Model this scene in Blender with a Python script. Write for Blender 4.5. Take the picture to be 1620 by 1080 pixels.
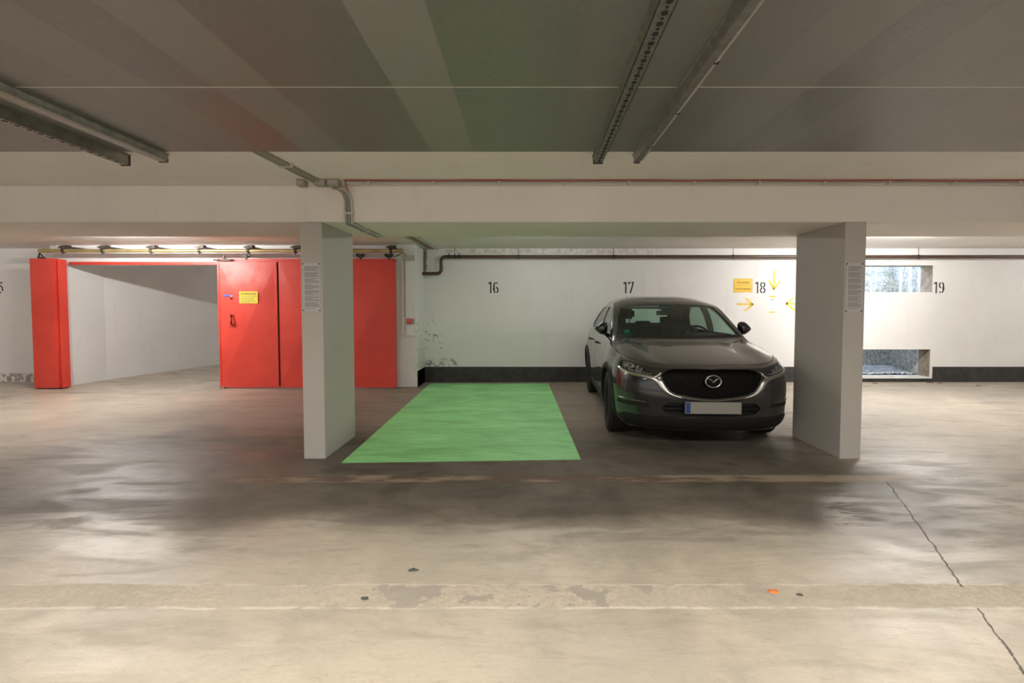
import bpy, bmesh, math, random
from mathutils import Vector, Matrix
from mathutils.bvhtree import BVHTree
random.seed(7)
PI = math.pi
C = bpy.context.scene.collection
for o in list(bpy.data.objects): bpy.data.objects.remove(o)

# ------------------------------------------------------------------ camera
SC = bpy.context.scene
cd = bpy.data.cameras.new('camera'); cam = bpy.data.objects.new('camera', cd); C.objects.link(cam)
cd.sensor_width = 36.0; cd.lens = 800/1620*36.0
cam.location = (0, 0, 1.38); cam.rotation_euler = (math.radians(90-2.35), 0, 0)
cd.shift_x = -20/1620; cd.shift_y = -20.1/1620
cd.clip_end = 100
SC.camera = cam
SC.view_settings.view_transform = 'Standard'; SC.view_settings.look = 'None'
SC.view_settings.gamma = 1; SC.view_settings.exposure = 0.0
SC.view_settings.use_curve_mapping = False
# ------------------------------------------------------------------ light
w = bpy.data.worlds.new('world'); SC.world = w; w.use_nodes = True
w.node_tree.nodes['Background'].inputs[0].default_value = (1.0, 0.95, 0.89, 1)
w.node_tree.nodes['Background'].inputs[1].default_value = 0.85
def area(name, loc, size, power, color, rot=(0, 0, 0), spread=180):
    l = bpy.data.lights.new(name, 'AREA'); l.shape = 'RECTANGLE'; l.size, l.size_y = size
    l.energy = power; l.color = color; l.spread = math.radians(spread)
    o = bpy.data.objects.new(name, l); o.location = loc; o.rotation_euler = rot; C.objects.link(o); return o
WARM = (1.0, 0.935, 0.84)
COOL = (1.0, 0.96, 0.92)
for lx_, lp_ in ((-4.3, 38), (-1.4, 64), (1.5, 62), (4.6, 30)):
    area('aisle_light', (lx_, 0.6, 2.36), (1.3, .14), lp_, WARM, rot=(math.radians(15), 0, 0), spread=145)
area('shaft_daylight', (6.6, 10.1, 2.47), (1.9, .5), 36, (0.62, 0.76, 1.0))

# ------------------------------------------------------------------ materials
def mat(name, col, rough=.6, metal=0.0, var=0.0, scale=6.0, bump=0.0, bscale=60.0, coat=0.0, spec=.5, col2=None, detail=6):
    m = bpy.data.materials.new(name); m.use_nodes = True
    nt = m.node_tree; b = nt.nodes['Principled BSDF']; L = nt.links
    b.inputs['Roughness'].default_value = rough; b.inputs['Metallic'].default_value = metal
    b.inputs['Coat Weight'].default_value = coat; b.inputs['Coat Roughness'].default_value = .06
    b.inputs['Specular IOR Level'].default_value = spec
    tc = nt.nodes.new('ShaderNodeTexCoord')
    n = nt.nodes.new('ShaderNodeTexNoise'); n.inputs['Scale'].default_value = scale; n.inputs['Detail'].default_value = detail
    L.new(tc.outputs['Object'], n.inputs['Vector'])
    r = nt.nodes.new('ShaderNodeValToRGB')
    c2 = col2 or tuple(max(0, c*(1-var)) for c in col)
    r.color_ramp.elements[0].position = .35; r.color_ramp.elements[1].position = .65
    r.color_ramp.elements[0].color = (*c2, 1); r.color_ramp.elements[1].color = (*col, 1)
    L.new(n.outputs['Fac'], r.inputs['Fac']); L.new(r.outputs['Color'], b.inputs['Base Color'])
    if bump:
        n2 = nt.nodes.new('ShaderNodeTexNoise'); n2.inputs['Scale'].default_value = bscale; n2.inputs['Detail'].default_value = 4
        L.new(tc.outputs['Object'], n2.inputs['Vector'])
        bp = nt.nodes.new('ShaderNodeBump'); bp.inputs['Strength'].default_value = bump; bp.inputs['Distance'].default_value = .01
        L.new(n2.outputs['Fac'], bp.inputs['Height']); L.new(bp.outputs['Normal'], b.inputs['Normal'])
    return m

class NG:
    """small node-graph helper working on world position"""
    def __init__(s, name):
        s.m = bpy.data.materials.new(name); s.m.use_nodes = True; s.nt = s.m.node_tree
        s.b = s.nt.nodes['Principled BSDF']
        g = s.nt.nodes.new('ShaderNodeNewGeometry'); s.pos = g.outputs['Position']
        sp = s.nt.nodes.new('ShaderNodeSeparateXYZ'); s.nt.links.new(s.pos, sp.inputs[0])
        s.x, s.y, s.z = sp.outputs
    def set(s, sock, v):
        if isinstance(v, bpy.types.NodeSocket): s.nt.links.new(v, sock)
        elif isinstance(v, tuple) and sock.type == 'RGBA': sock.default_value = (*v[:3], 1)
        else: sock.default_value = v
    def math(s, op, a, b=0.0, clamp=False):
        n = s.nt.nodes.new('ShaderNodeMath'); n.operation = op; n.use_clamp = clamp
        s.set(n.inputs[0], a); s.set(n.inputs[1], b); return n.outputs[0]
    def noise(s, scale, detail=5, rough=.55, stretch=None, off=0.0, dist=0.0):
        n = s.nt.nodes.new('ShaderNodeTexNoise'); n.inputs['Scale'].default_value = scale
        n.inputs['Detail'].default_value = detail; n.inputs['Roughness'].default_value = rough; n.inputs['Distortion'].default_value = dist
        mp = s.nt.nodes.new('ShaderNodeMapping'); s.nt.links.new(s.pos, mp.inputs['Vector'])
        mp.inputs['Location'].default_value = (off, off*.7, off*.3)
        if stretch: mp.inputs['Scale'].default_value = stretch
        s.nt.links.new(mp.outputs[0], n.inputs['Vector']); return n.outputs['Fac']
    def ramp(s, v, lo, hi):          # smooth 0..1 step
        n = s.nt.nodes.new('ShaderNodeMapRange'); n.interpolation_type = 'SMOOTHSTEP'
        s.set(n.inputs['Value'], v); n.inputs['From Min'].default_value = lo; n.inputs['From Max'].default_value = hi
        return n.outputs['Result']
    def band(s, v, a, b, soft):      # 1 inside a..b
        u = s.ramp(v, a-soft, a+soft); d = s.ramp(v, b-soft, b+soft)
        return s.math('MULTIPLY', u, s.math('SUBTRACT', 1.0, d))
    def mul(s, a, b): return s.math('MULTIPLY', a, b)
    def mix(s, f, a, b):
        n = s.nt.nodes.new('ShaderNodeMix'); n.data_type = 'RGBA'
        s.set(n.inputs[0], f); s.set(n.inputs[6], a); s.set(n.inputs[7], b); return n.outputs[2]
    def bump(s, h, strength, dist=.01):
        n = s.nt.nodes.new('ShaderNodeBump'); n.inputs['Strength'].default_value = strength; n.inputs['Distance'].default_value = dist
        s.set(n.inputs['Height'], h); s.nt.links.new(n.outputs[0], s.b.inputs['Normal'])

def floor_material():
    g = NG('stained_concrete'); big = g.noise(.45, 4, off=3); mid = g.noise(2.2, 7, .6, (1, .8, 1), 11, .6)
    streak = g.noise(2.6, 8, .65, (.45, 1.7, 1), 5, .8); fine = g.noise(45, 5, .7); vf = g.noise(190, 3, .7)
    c = g.mix(g.ramp(big, .35, .65), (.40, .355, .29), (.47, .42, .345))
    c = g.mix(g.ramp(mid, .38, .7), c, (.54, .475, .385))
    c = g.mix(g.mul(g.ramp(streak, .5, .68), g.math('ADD', .28, g.mul(g.ramp(g.y, 2.7, 3.1), .35))), c, (.235, .205, .17))
    c = g.mix(g.mul(g.ramp(fine, .5, .75), .35), c, (.30, .265, .215)); mo = g.noise(11, 7, .78, (.6, 1.5, 1), 33, .5); c = g.mix(g.mul(g.ramp(mo, .5, .72), .5), c, (.29, .25, .20)); c = g.mix(g.mul(g.ramp(mo, .48, .28), .4), c, (.58, .53, .45))
    # darker zone of the bay mouth and drive lane, less dark further in
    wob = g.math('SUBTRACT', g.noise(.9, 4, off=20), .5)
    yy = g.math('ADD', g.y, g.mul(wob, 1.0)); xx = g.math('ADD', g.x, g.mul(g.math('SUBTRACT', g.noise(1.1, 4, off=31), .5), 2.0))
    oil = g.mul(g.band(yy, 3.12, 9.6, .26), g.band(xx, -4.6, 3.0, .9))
    dark_mix = g.mul(oil, g.math('ADD', .66, g.mul(g.ramp(mid, .3, .7), .22)))
    c = g.mix(dark_mix, c, g.mix(g.ramp(yy, 5.0, 6.4), (.034, .028, .021), (.25, .21, .175)))
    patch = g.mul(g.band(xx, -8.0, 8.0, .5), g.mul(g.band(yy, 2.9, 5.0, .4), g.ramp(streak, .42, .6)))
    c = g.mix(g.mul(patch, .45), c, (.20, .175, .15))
    # pale patch beside the crack
    wx = g.math('SUBTRACT', g.noise(9, 5, .7, off=2), .5)
    lx = g.math('SUBTRACT', g.x, g.math('ADD', 1.021, g.mul(g.y, .469)))
    lx = g.math('ADD', lx, g.mul(wx, .10))
    pale_patch = g.mul(g.band(lx, -.55, .10, .12), g.mul(g.band(g.y, 2.95, 3.75, .2), g.ramp(streak, .44, .56)))
    c = g.mix(g.mul(pale_patch, .7), c, (.62, .58, .56))
    # repair strip across the lane
    w2 = g.math('SUBTRACT', g.noise(4, 6, .7, off=9), .5)
    ys = g.math('ADD', g.y, g.mul(w2, .055))
    sx = g.band(g.math('ADD', g.x, g.mul(w2, 1.6)), -2.5, 30, .5)
    st = g.mul(g.band(ys, 2.275, 2.475, .006), sx)
    rub = g.noise(38, 6, .75, off=4); pl = g.noise(4.5, 4, .6, off=44)
    sc = g.mix(g.ramp(rub, .38, .66), (.44, .38, .305), (.60, .53, .43))
    plug = g.mul(g.ramp(pl, .56, .575), g.band(g.x, -.9, 1.3, .1))
    sc = g.mix(plug, sc, (.35, .315, .27))
    c = g.mix(g.mul(st, g.math('ADD', .35, g.mul(g.ramp(g.noise(1.7, 4, .6, off=77), .4, .6), .45))), c, sc)
    edge = g.mul(sx, g.math('ADD', g.band(ys, 2.265, 2.285, .005), g.band(ys, 2.465, 2.48, .005)))
    c = g.mix(g.mul(edge, g.mul(g.ramp(g.noise(5, 4, off=8), .42, .56), .55)), c, (.72, .65, .55))
    # second, narrow strip at the bay mouth
    st2 = g.mul(g.band(ys, 3.96, 4.13, .015), g.band(g.x, -2.3, 12, .2))
    tone = g.mix(g.ramp(g.noise(3, 5, .6, (.6, 2, 1), 15), .42, .6), (.15, .11, .08), (.42, .34, .26))
    c = g.mix(g.mul(st2, .7), c, tone)
    ln = g.mul(g.band(ys, 3.94, 3.955, .006), g.band(g.x, -1.0, 12, .2)); c = g.mix(g.mul(ln, .5), c, (.10, .08, .065))
    # crack
    lw = g.math('SUBTRACT', g.x, g.math('ADD', 1.021, g.mul(g.y, .469)))
    lw = g.math('ADD', lw, g.mul(g.math('SUBTRACT', g.noise(7, 6, .7, off=60), .5), .07))
    ck = g.mul(g.band(lw, -.004, .004, .003), g.math('SUBTRACT', g.band(g.y, -5, 3.95, .01), g.band(g.y, 2.27, 2.45, .01)))
    c = g.mix(g.mul(ck, .9), c, (.05, .04, .035))
    c = g.mix(g.mul(g.ramp(vf, .55, .8), .18), c, (.18, .16, .13))
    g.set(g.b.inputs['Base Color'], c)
    ro = g.math('ADD', .36, g.mul(g.ramp(streak, .4, .68), .22)); ro = g.math('ADD', ro, g.mul(st, .3)); ro = g.math('ADD', ro, g.mul(oil, .10)); ro = g.math('SUBTRACT', ro, g.mul(g.mul(g.band(xx, -5.2, -2.2, .6), g.band(g.y, 2.9, 5.0, .4)), g.mul(g.ramp(streak, .62, .4), .07)))
    g.set(g.b.inputs['Roughness'], ro); g.set(g.b.inputs['Specular IOR Level'], g.math('SUBTRACT', .5, g.mul(g.mul(oil, g.band(xx, -2.4, 3.4, .6)), .46)))
    h = g.math('ADD', g.math('ADD', g.mul(streak, .9), g.mul(mo, .35)), g.math('ADD', g.mul(rub, g.math('ADD', .12, g.mul(st, .5))), g.mul(ck, -2.0)))
    g.bump(h, .5, .012)
    return g.m

def wall_material(name, base=(.82, .81, .795), stains=True):
    g = NG(name); a = g.noise(1.3, 5, off=2); s = g.noise(3, 5, .6, (1.6, 1.6, .25), 7)
    c = g.mix(g.ramp(a, .3, .7), tuple(v*.95 for v in base), base)
    c = g.mix(g.mul(g.ramp(s, .55, .8), .25), c, (.62, .59, .54))
    if stains:
        f = g.noise(14, 6, .7, off=5)
        m1 = g.mul(g.band(g.math('ADD', g.x, g.mul(g.z, .12)), -1.78, -1.48, .1), g.mul(g.band(g.z, .45, 1.25, .2), g.ramp(f, .57, .62)))
        m2 = g.mul(g.band(g.x, -1.86, -1.25, .1), g.mul(g.band(g.z, .28, .42, .05), g.ramp(f, .5, .55)))
        m3 = g.mul(g.band(g.z, 2.38, 2.48, .02), g.mul(g.band(g.x, -1.6, 2.5, .3), g.mul(g.ramp(f, .48, .56), .6)))
        m4 = g.mul(g.band(g.z, .0, .16, .03), g.mul(g.band(g.x, -12, -8, .1), g.ramp(f, .46, .52)))
        for m, k in ((m1, (.30, .26, .2)), (m2, (.28, .25, .2)), (m3, (.50, .42, .32)), (m4, (.33, .30, .27))): c = g.mix(m, c, k)
    g.set(g.b.inputs['Base Color'], c); g.b.inputs['Roughness'].default_value = .75
    g.bump(g.noise(60, 5, .7), .15, .006); return g.m

def panel_material():
    g = NG('galvanised_ceiling_panels')
    xr = g.math('ADD', g.x, 20.07)
    row = g.math('FLOOR', g.math('DIVIDE', g.math('ADD', g.y, 20-.09+.0), 1.2)); col = g.math('FLOOR', g.math('DIVIDE', xr, .29))
    wn = g.nt.nodes.new('ShaderNodeTexWhiteNoise'); wn.noise_dimensions = '2D'
    cb = g.nt.nodes.new('ShaderNodeCombineXYZ'); g.set(cb.inputs[0], col); g.set(cb.inputs[1], 1.0); g.nt.links.new(cb.outputs[0], wn.inputs['Vector'])
    rnd = wn.outputs['Value']
    sp = g.noise(70, 4, .7, off=1); big = g.noise(.8, 3, off=4)
    c = g.mix(rnd, (.255, .248, .238), (.37, .362, .348))
    c = g.mix(g.mul(g.ramp(sp, .45, .7), .35), c, (.40, .40, .37))
    c = g.mix(g.mul(g.ramp(big, .5, .7), .25), c, (.34, .30, .26))
    g.set(g.b.inputs['Base Color'], c); g.b.inputs['Metallic'].default_value = .75
    g.set(g.b.inputs['Roughness'], g.math('ADD', .38, g.math('ADD', g.mul(rnd, .2), g.mul(sp, .10))))
    g.bump(g.noise(40, 3, .6, (.25, 3, 1)), .06, .004); return g.m

def red_material():
    g = NG('red_door_paint'); a = g.noise(1.2, 4, off=2); f = g.noise(60, 4, .7)
    c = g.mix(g.ramp(a, .35, .65), (.64, .052, .034), (.74, .068, .045))
    wear = g.mul(g.band(g.x, -5.15, -4.4, .18), g.mul(g.band(g.z, 1.75, 2.15, .15), g.ramp(g.noise(2.6, 4, off=6), .36, .6)))
    c = g.mix(g.mul(wear, .35), c, (.62, .32, .29))
    chip = g.mul(g.ramp(g.noise(34, 3, .6, off=71), .735, .745), g.band(g.x, -8.3, -7.9, .05)); c = g.mix(chip, c, (.75, .6, .55))
    g.set(g.b.inputs['Base Color'], c); g.b.inputs['Roughness'].default_value = .42; return g.m

M = {}
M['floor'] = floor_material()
M['wall'] = wall_material('white_wall_paint')
M['beam'] = wall_material('cream_beam_paint', (.90, .845, .785), False)
M['ceil'] = wall_material('ceiling_paint', (.88, .835, .79), False)
M['lintel'] = wall_material('lintel_white_paint', (.82, .82, .81), False)
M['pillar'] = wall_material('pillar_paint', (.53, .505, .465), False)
M['panel'] = panel_material(); M['red'] = red_material()
M['seam'] = mat('pale_seam', (.62, .60, .55), .5)
M['plinth'] = mat('black_plinth_paint', (.040, .038, .036), .55, var=.5, scale=9, bump=.2)
M['galv'] = mat('galvanised_steel', (.42, .41, .38), .42, .85, var=.25, scale=20)
M['galvdark'] = mat('shadowed_steel_slots', (.02, .02, .018), .8)
M['alu'] = mat('white_enamel_rail', (.55, .55, .53), .35, .4, var=.1)
M['brass'] = mat('brass_coated_tube', (.62, .50, .24), .38, .7, var=.35, scale=5)
M['bracket'] = mat('grimy_bracket_steel', (.10, .085, .07), .55, .6, var=.5, scale=30)
M['pipe'] = mat('brown_pipe_paint', (.085, .045, .032), .38, 0, var=.3, scale=3)
M['pipeclamp'] = mat('black_clamp_rubber', (.02, .02, .022), .5)
M['conduit'] = mat('grey_plastic_conduit', (.36, .34, .30), .5, var=.1)
M['redcable'] = mat('red_cable_sheath', (.45, .05, .03), .45)
M['clip'] = mat('pale_plastic_clip', (.58, .56, .50), .5)
M['rust'] = mat('flaking_rust', (.24, .12, .055), .85, var=.5, scale=30, bump=.5, col2=(.42, .33, .24))
M['yellow'] = mat('yellow_sign_sheet', (.88, .52, .02), .45, var=.04)
M['yellow2'] = mat('lemon_sign_sheet', (.88, .70, .06), .45, var=.04)
M['yelpaint'] = mat('yellow_spray_paint', (.84, .56, .04), .7, var=.0, col2=(.88, .66, .14), scale=14)
M['black'] = mat('black_lettering_paint', (.012, .012, .012), .6)
M['sheet'] = mat('clear_covered_paper', (.60, .58, .56), .22, var=.06, scale=8)
M['ink'] = mat('faded_print_ink', (.19, .18, .17), .5)
M['paper'] = mat('white_paper', (.84, .84, .84), .6)
M['greyink'] = mat('light_grey_print', (.55, .55, .57), .6)
M['white'] = mat('white_plastic', (.8, .8, .8), .4)
M['blue'] = mat('blue_sticker', (.10, .14, .55), .4)
M['button'] = mat('red_button_plastic', (.75, .06, .04), .3)
M['greybox'] = mat('beige_grey_box_plastic', (.42, .39, .34), .5)
M['shaft'] = mat('rough_shaft_concrete', (.50, .50, .46), .9, scale=7, bump=.6, bscale=25, col2=(.30, .31, .29))
M['reveal'] = mat('brown_raw_concrete', (.36, .30, .23), .9, var=.4, scale=9, bump=.5)
M['gravel'] = mat('shaft_gravel', (.62, .62, .62), .9, scale=40, bump=1.0, bscale=45, col2=(.2, .2, .2))
M['leaf'] = mat('dry_brown_leaf', (.26, .15, .08), .8, var=.3)
M['orange'] = mat('orange_leaf_scrap', (.80, .24, .06), .7, var=.3)
M['gum'] = mat('dark_trodden_blob', (.10, .10, .095), .8, var=.3)
def green_mat():
    g = NG('green_bay_overlay'); n = g.noise(1.5, 5, off=3); s = g.noise(3.2, 6, .6, (.5, 1.8, 1), 5, .6)
    c = g.mix(g.ramp(n, .35, .65), (.30, .72, .28), (.36, .86, .36)); c = g.mix(g.mul(g.ramp(s, .42, .68), .6), c, (.20, .53, .18))
    g.set(g.b.inputs['Base Color'], c); g.b.inputs['Roughness'].default_value = .6; return g.m
M['green'] = green_mat()  # colour of the digital highlight overlay, not floor paint
# car
M['paint'] = mat('dark_grey_metallic_car_paint', (.044, .044, .047), .26, .7, coat=1.0)
M['gloss'] = mat('gloss_black_trim', (.008, .008, .009), .12, 0, coat=.6)
M['clad'] = mat('black_plastic_cladding', (.010, .010, .010), .5, spec=.3, bump=.1, bscale=200)
M['chrome'] = mat('satin_chrome', (.55, .53, .50), .22, 1.0)
M['tyre'] = mat('tyre_rubber', (.012, .012, .012), .75, bump=.2, bscale=80)
M['rim'] = mat('dark_alloy', (.025, .025, .027), .3, .8)
M['disc'] = mat('brake_disc_steel', (.35, .34, .33), .35, .9)
M['cabin'] = mat('charcoal_cabin_trim', (.018, .017, .016), .7)
M['seatm'] = mat('black_leather', (.022, .020, .019), .45)
M['platewhite'] = mat('pale_plate', (.27, .255, .225), .45)
M['plateblue'] = mat('plate_blue_band', (.012, .05, .22), .4)
M['lens'] = mat('headlamp_reflector', (.75, .75, .75), .35, .6)
M['stick'] = mat('green_sticker', (.02, .28, .12), .5)
M['mesh'] = mat('satin_black_mesh', (.003, .003, .003), .5, spec=.12)
def glass_mat(name, tint):
    m = bpy.data.materials.new(name); m.use_nodes = True; nt = m.node_tree
    for n in list(nt.nodes): nt.nodes.remove(n)
    out = nt.nodes.new('ShaderNodeOutputMaterial'); t = nt.nodes.new('ShaderNodeBsdfTransparent'); t.inputs[0].default_value = (*tint, 1)
    gl = nt.nodes.new('ShaderNodeBsdfGlossy'); gl.inputs['Roughness'].default_value = .02; gl.inputs[0].default_value = (1, 1, 1, 1)
    lw = nt.nodes.new('ShaderNodeLayerWeight'); lw.inputs['Blend'].default_value = .5
    pw = nt.nodes.new('ShaderNodeMath'); pw.operation = 'POWER'; pw.inputs[1].default_value = 5; nt.links.new(lw.outputs['Facing'], pw.inputs[0])
    ma = nt.nodes.new('ShaderNodeMath'); ma.operation = 'MULTIPLY_ADD'; ma.inputs[1].default_value = .7; ma.inputs[2].default_value = .03; nt.links.new(pw.outputs[0], ma.inputs[0])
    mx = nt.nodes.new('ShaderNodeMixShader'); nt.links.new(ma.outputs[0], mx.inputs[0]); nt.links.new(t.outputs[0], mx.inputs[1]); nt.links.new(gl.outputs[0], mx.inputs[2])
    nt.links.new(mx.outputs[0], out.inputs[0]); return m
M['glass'] = glass_mat('green_tinted_glass', (.80, .90, .85)); M['darkglass'] = glass_mat('side_window_glass', (.70, .78, .74)); M['clear'] = glass_mat('clear_lamp_cover', (.9, .9, .9))

# ------------------------------------------------------------------ helpers
def tag(o, label=None, cat=None, group=None, kind=None):
    if label: o['label'] = label
    if cat: o['category'] = cat
    if group: o['group'] = group
    if kind: o['kind'] = kind
    return o
def obj(name, bm, m, parent=None, smooth=False, sharp=None):
    me = bpy.data.meshes.new(name)
    bmesh.ops.recalc_face_normals(bm, faces=bm.faces[:]) if not getattr(bm, 'keep', False) else None
    if smooth or sharp:
        for f in bm.faces: f.smooth = True
        a = math.radians(sharp or 35)
        for e in bm.edges:
            if len(e.link_faces) == 2 and e.calc_face_angle(0) > a: e.smooth = False
    bm.to_mesh(me); bm.free(); me.materials.append(m)
    o = bpy.data.objects.new(name, me); C.objects.link(o)
    if parent: o.parent = parent
    return o
def empty(name, loc, label, cat, group=None, rotz=0):
    o = bpy.data.objects.new(name, None); C.objects.link(o); o.location = loc; o.rotation_euler = (0, 0, rotz); o.empty_display_size = .1
    return tag(o, label, cat, group)
def struct(name, bm, m, label=None, smooth=False):
    o = obj(name, bm, m, None, smooth); return tag(o, label, None, None, 'structure')
def box(bm, x0, x1, y0, y1, z0, z1, bev=0.0):
    v = [bm.verts.new(p) for p in ((x0,y0,z0),(x1,y0,z0),(x1,y1,z0),(x0,y1,z0),(x0,y0,z1),(x1,y0,z1),(x1,y1,z1),(x0,y1,z1))]
    fs = [bm.faces.new([v[i] for i in q]) for q in ((3,2,1,0),(4,5,6,7),(0,1,5,4),(1,2,6,5),(2,3,7,6),(3,0,4,7))]
    if bev:
        es = {e for f in fs for e in f.edges}
        bmesh.ops.bevel(bm, geom=list(es), offset=bev, segments=2, affect='EDGES', profile=.7)
    return bm
def B(*a, bev=0.0): return box(bmesh.new(), *a, bev=bev)
def tube(bm, pts, r, seg=10, closed=False):
    pts = [Vector(p) for p in pts]; rings = []
    n = len(pts)
    for i, p in enumerate(pts):
        if closed: d = (pts[(i+1) % n]-pts[i-1]).normalized()
        else: d = (pts[min(i+1, n-1)]-pts[max(i-1, 0)]).normalized()
        up = Vector((0, 0, 1)) if abs(d.z) < .9 else Vector((0, 1, 0))
        a = d.cross(up).normalized(); b = a.cross(d)
        rr = r[i] if isinstance(r, (list, tuple)) else r
        rings.append([bm.verts.new(p+a*math.cos(t)*rr+b*math.sin(t)*rr) for t in [2*PI*k/seg for k in range(seg)]])
    m = n if closed else n-1
    for i in range(m):
        A, D = rings[i], rings[(i+1) % n]
        for k in range(seg): bm.faces.new((A[k], A[(k+1) % seg], D[(k+1) % seg], D[k]))
    if not closed:
        bm.faces.new(rings[0][::-1]); bm.faces.new(rings[-1])
    return bm
def T(pts, r, seg=10, closed=False): return tube(bmesh.new(), pts, r, seg, closed)
def lathe(bm, prof, mtx=Matrix(), seg=32, caps=True):       # prof: (radius, height) closed around local z
    rings = [[bm.verts.new(mtx @ Vector((r*math.cos(2*PI*k/seg), r*math.sin(2*PI*k/seg), h))) for k in range(seg)] for r, h in prof]
    for i in range(len(prof)-1):
        for k in range(seg): bm.faces.new((rings[i][k], rings[i][(k+1) % seg], rings[i+1][(k+1) % seg], rings[i+1][k]))
    if caps and prof[0][0] > 1e-4: bm.faces.new(rings[0][::-1])
    if caps and prof[-1][0] > 1e-4: bm.faces.new(rings[-1])
    bmesh.ops.remove_doubles(bm, verts=bm.verts[:], dist=1e-5)
    return bm
def prism(bm, poly, to3d, d0, d1):               # polygon in 2D, to3d(u, v, depth)
    a = [bm.verts.new(to3d(u, v, d0)) for u, v in poly]; b = [bm.verts.new(to3d(u, v, d1)) for u, v in poly]
    bm.faces.new(a); bm.faces.new(b[::-1]); n = len(poly)
    for i in range(n): bm.faces.new((a[i], b[i], b[(i+1) % n], a[(i+1) % n]))
    return bm
def facing(y): return lambda u, v, d: (u, y-d, v)  # on a wall that faces the camera
def strokes(bm, lines, wd, to3d, th=.0012, d0=.0):  # flat painted strokes: each polyline a ribbon with thickness
    for ln in lines:
        L = [Vector((p[0], p[1])) for p in ln]; n = len(L); lft = []; rgt = []
        for i in range(n):
            d = (L[min(i+1, n-1)]-L[max(i-1, 0)]).normalized(); nn = Vector((-d.y, d.x))
            k = 1.0
            if 0 < i < n-1:
                e = (L[i+1]-L[i]).normalized(); k = 1/max(.6, abs(nn.dot(Vector((-e.y, e.x)))))
            lft.append(L[i]+nn*wd/2*k); rgt.append(L[i]-nn*wd/2*k)
        for i in range(n-1):
            prism(bm, [lft[i], lft[i+1], rgt[i+1], rgt[i]], to3d, d0, d0+th)
    return bm
def text(name, s, size, m, parent, loc, rot=(PI/2, 0, 0), align='CENTER', bold=0.0, sx=1.0):
    cu = bpy.data.curves.new(name, 'FONT'); cu.body = s; cu.size = size; cu.align_x = align; cu.align_y = 'CENTER'; cu.extrude = .0006; cu.offset = bold
    t = bpy.data.objects.new(name, cu); C.objects.link(t); bpy.context.view_layer.update()
    me = bpy.data.meshes.new_from_object(t.evaluated_get(bpy.context.evaluated_depsgraph_get())); bpy.data.objects.remove(t)
    me.materials.clear(); me.materials.append(m)
    o = bpy.data.objects.new(name, me); C.objects.link(o); o.location = loc; o.rotation_euler = rot; o.scale = (sx, 1, 1); o.parent = parent; return o

# ================================================================== setting
WY = 9.40
CE = 2.48
bm = bmesh.new(); bmesh.ops.create_grid(bm, x_segments=1, y_segments=1, size=1)
for v in bm.verts: v.co = Vector((v.co.x*15, 6.5+v.co.y*10.5, 0))
r = bmesh.ops.extrude_face_region(bm, geom=bm.faces[:])
for v in [e for e in r['geom'] if isinstance(e, bmesh.types.BMVert)]: v.co.z = -.2
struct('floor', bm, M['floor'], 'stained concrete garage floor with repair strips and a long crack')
struct('ceiling', B(-15, 15, -4, 17, CE, CE+.25), M['ceil'], 'cream painted concrete ceiling')
# metal clad insulation panels in front part
bm = B(-15, 15, -4, 3.52, 2.452, 2.4795)
struct('trim_1', bm, M['panel'], 'grey galvanised panels cladding the ceiling over the lane')
bm = bmesh.new(); box(bm, -15, 15, 2.50, 2.504, 2.450, 2.4525); struct('trim_2', bm, M['seam'], 'thin pale joint line across the grey ceiling panels')
# beam
struct('trim_3', B(-15, 15, 4.58, 5.52, 2.152, 2.4795, bev=.012), M['beam'], 'cream concrete downstand beam across the whole garage')
# pillars
for x0, x1, lb in ((-2.02, -1.825, 'left white concrete pillar standing at the corner of the green bay'), (2.885, 3.075, 'right white concrete pillar standing beside the dark car')):
    struct('pillar', B(x0, x1, 4.58, 5.40, 0, 2.1515, bev=.006), M['pillar'], lb)
# back wall with two shaft openings
OX0, OX1 = 5.5, 7.56
bm = bmesh.new()
for x0, x1, z0, z1 in ((-2.0, OX0, 0, CE), (OX1, 15, 0, CE), (OX0, OX1, 0, .095), (OX0, OX1, .61, 1.674), (OX0, OX1, 2.168, CE)):
    box(bm, x0, x1, WY, WY+.28, z0, z1)
struct('wall_back', bm, M['wall'], 'white painted rear wall of the parking bays')
bm = bmesh.new()
for x0, x1 in ((-1.86, OX0-.0), (OX1+.02, 15)): box(bm, x0, x1, WY-.012, WY, 0, .285)
box(bm, OX0, OX1+.02, WY-.012, WY, 0, .07)
box(bm, -1.872, -1.86, 8.78, WY, 0, .285)
struct('baseboard_back', bm, M['plinth'], 'black painted plinth along the foot of the rear wall')
# raised white surround of lower opening
bm = bmesh.new(); box(bm, OX0, OX1+.03, WY-.025, WY-.0125, .07, .10); box(bm, OX1, OX1+.03, WY-.025, WY-.0125, .10, .30)
struct('trim_4', bm, M['lintel'], 'white painted sill below the lower shaft opening')
# shaft behind
bm = bmesh.new()
for z0, z1 in ((.095, .61), (1.674, 2.168)):
    box(bm, OX0-.004, OX0, WY+.003, WY+.28, z0, z1); box(bm, OX1-.004, OX1+.004, WY+.003, WY+.28, z0, z1)
    box(bm, OX0, OX1, WY+.003, WY+.28, z1-.004, z1+.002)
struct('trim_5', bm, M['reveal'], 'raw brown concrete reveals of the two shaft openings')
def shaft_material():
    g = NG('wet_mottled_shaft_concrete'); n = g.noise(26, 6, .75, off=3); s = g.noise(2.3, 4, .5, (1.6, 1.6, .12), 17); a = g.noise(3, 4, off=9)
    c = g.mix(g.ramp(n, .4, .6), (.20, .21, .19), (.50, .50, .46)); c = g.mix(g.mul(g.ramp(s, .5, .6), .7), c, (.72, .74, .72))
    c = g.mix(g.mul(g.ramp(a, .55, .7), .5), c, (.34, .33, .20))
    g.set(g.b.inputs['Base Color'], c); g.b.inputs['Roughness'].default_value = .85; g.bump(n, .4); return g.m
M['shaft'] = shaft_material()
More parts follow.
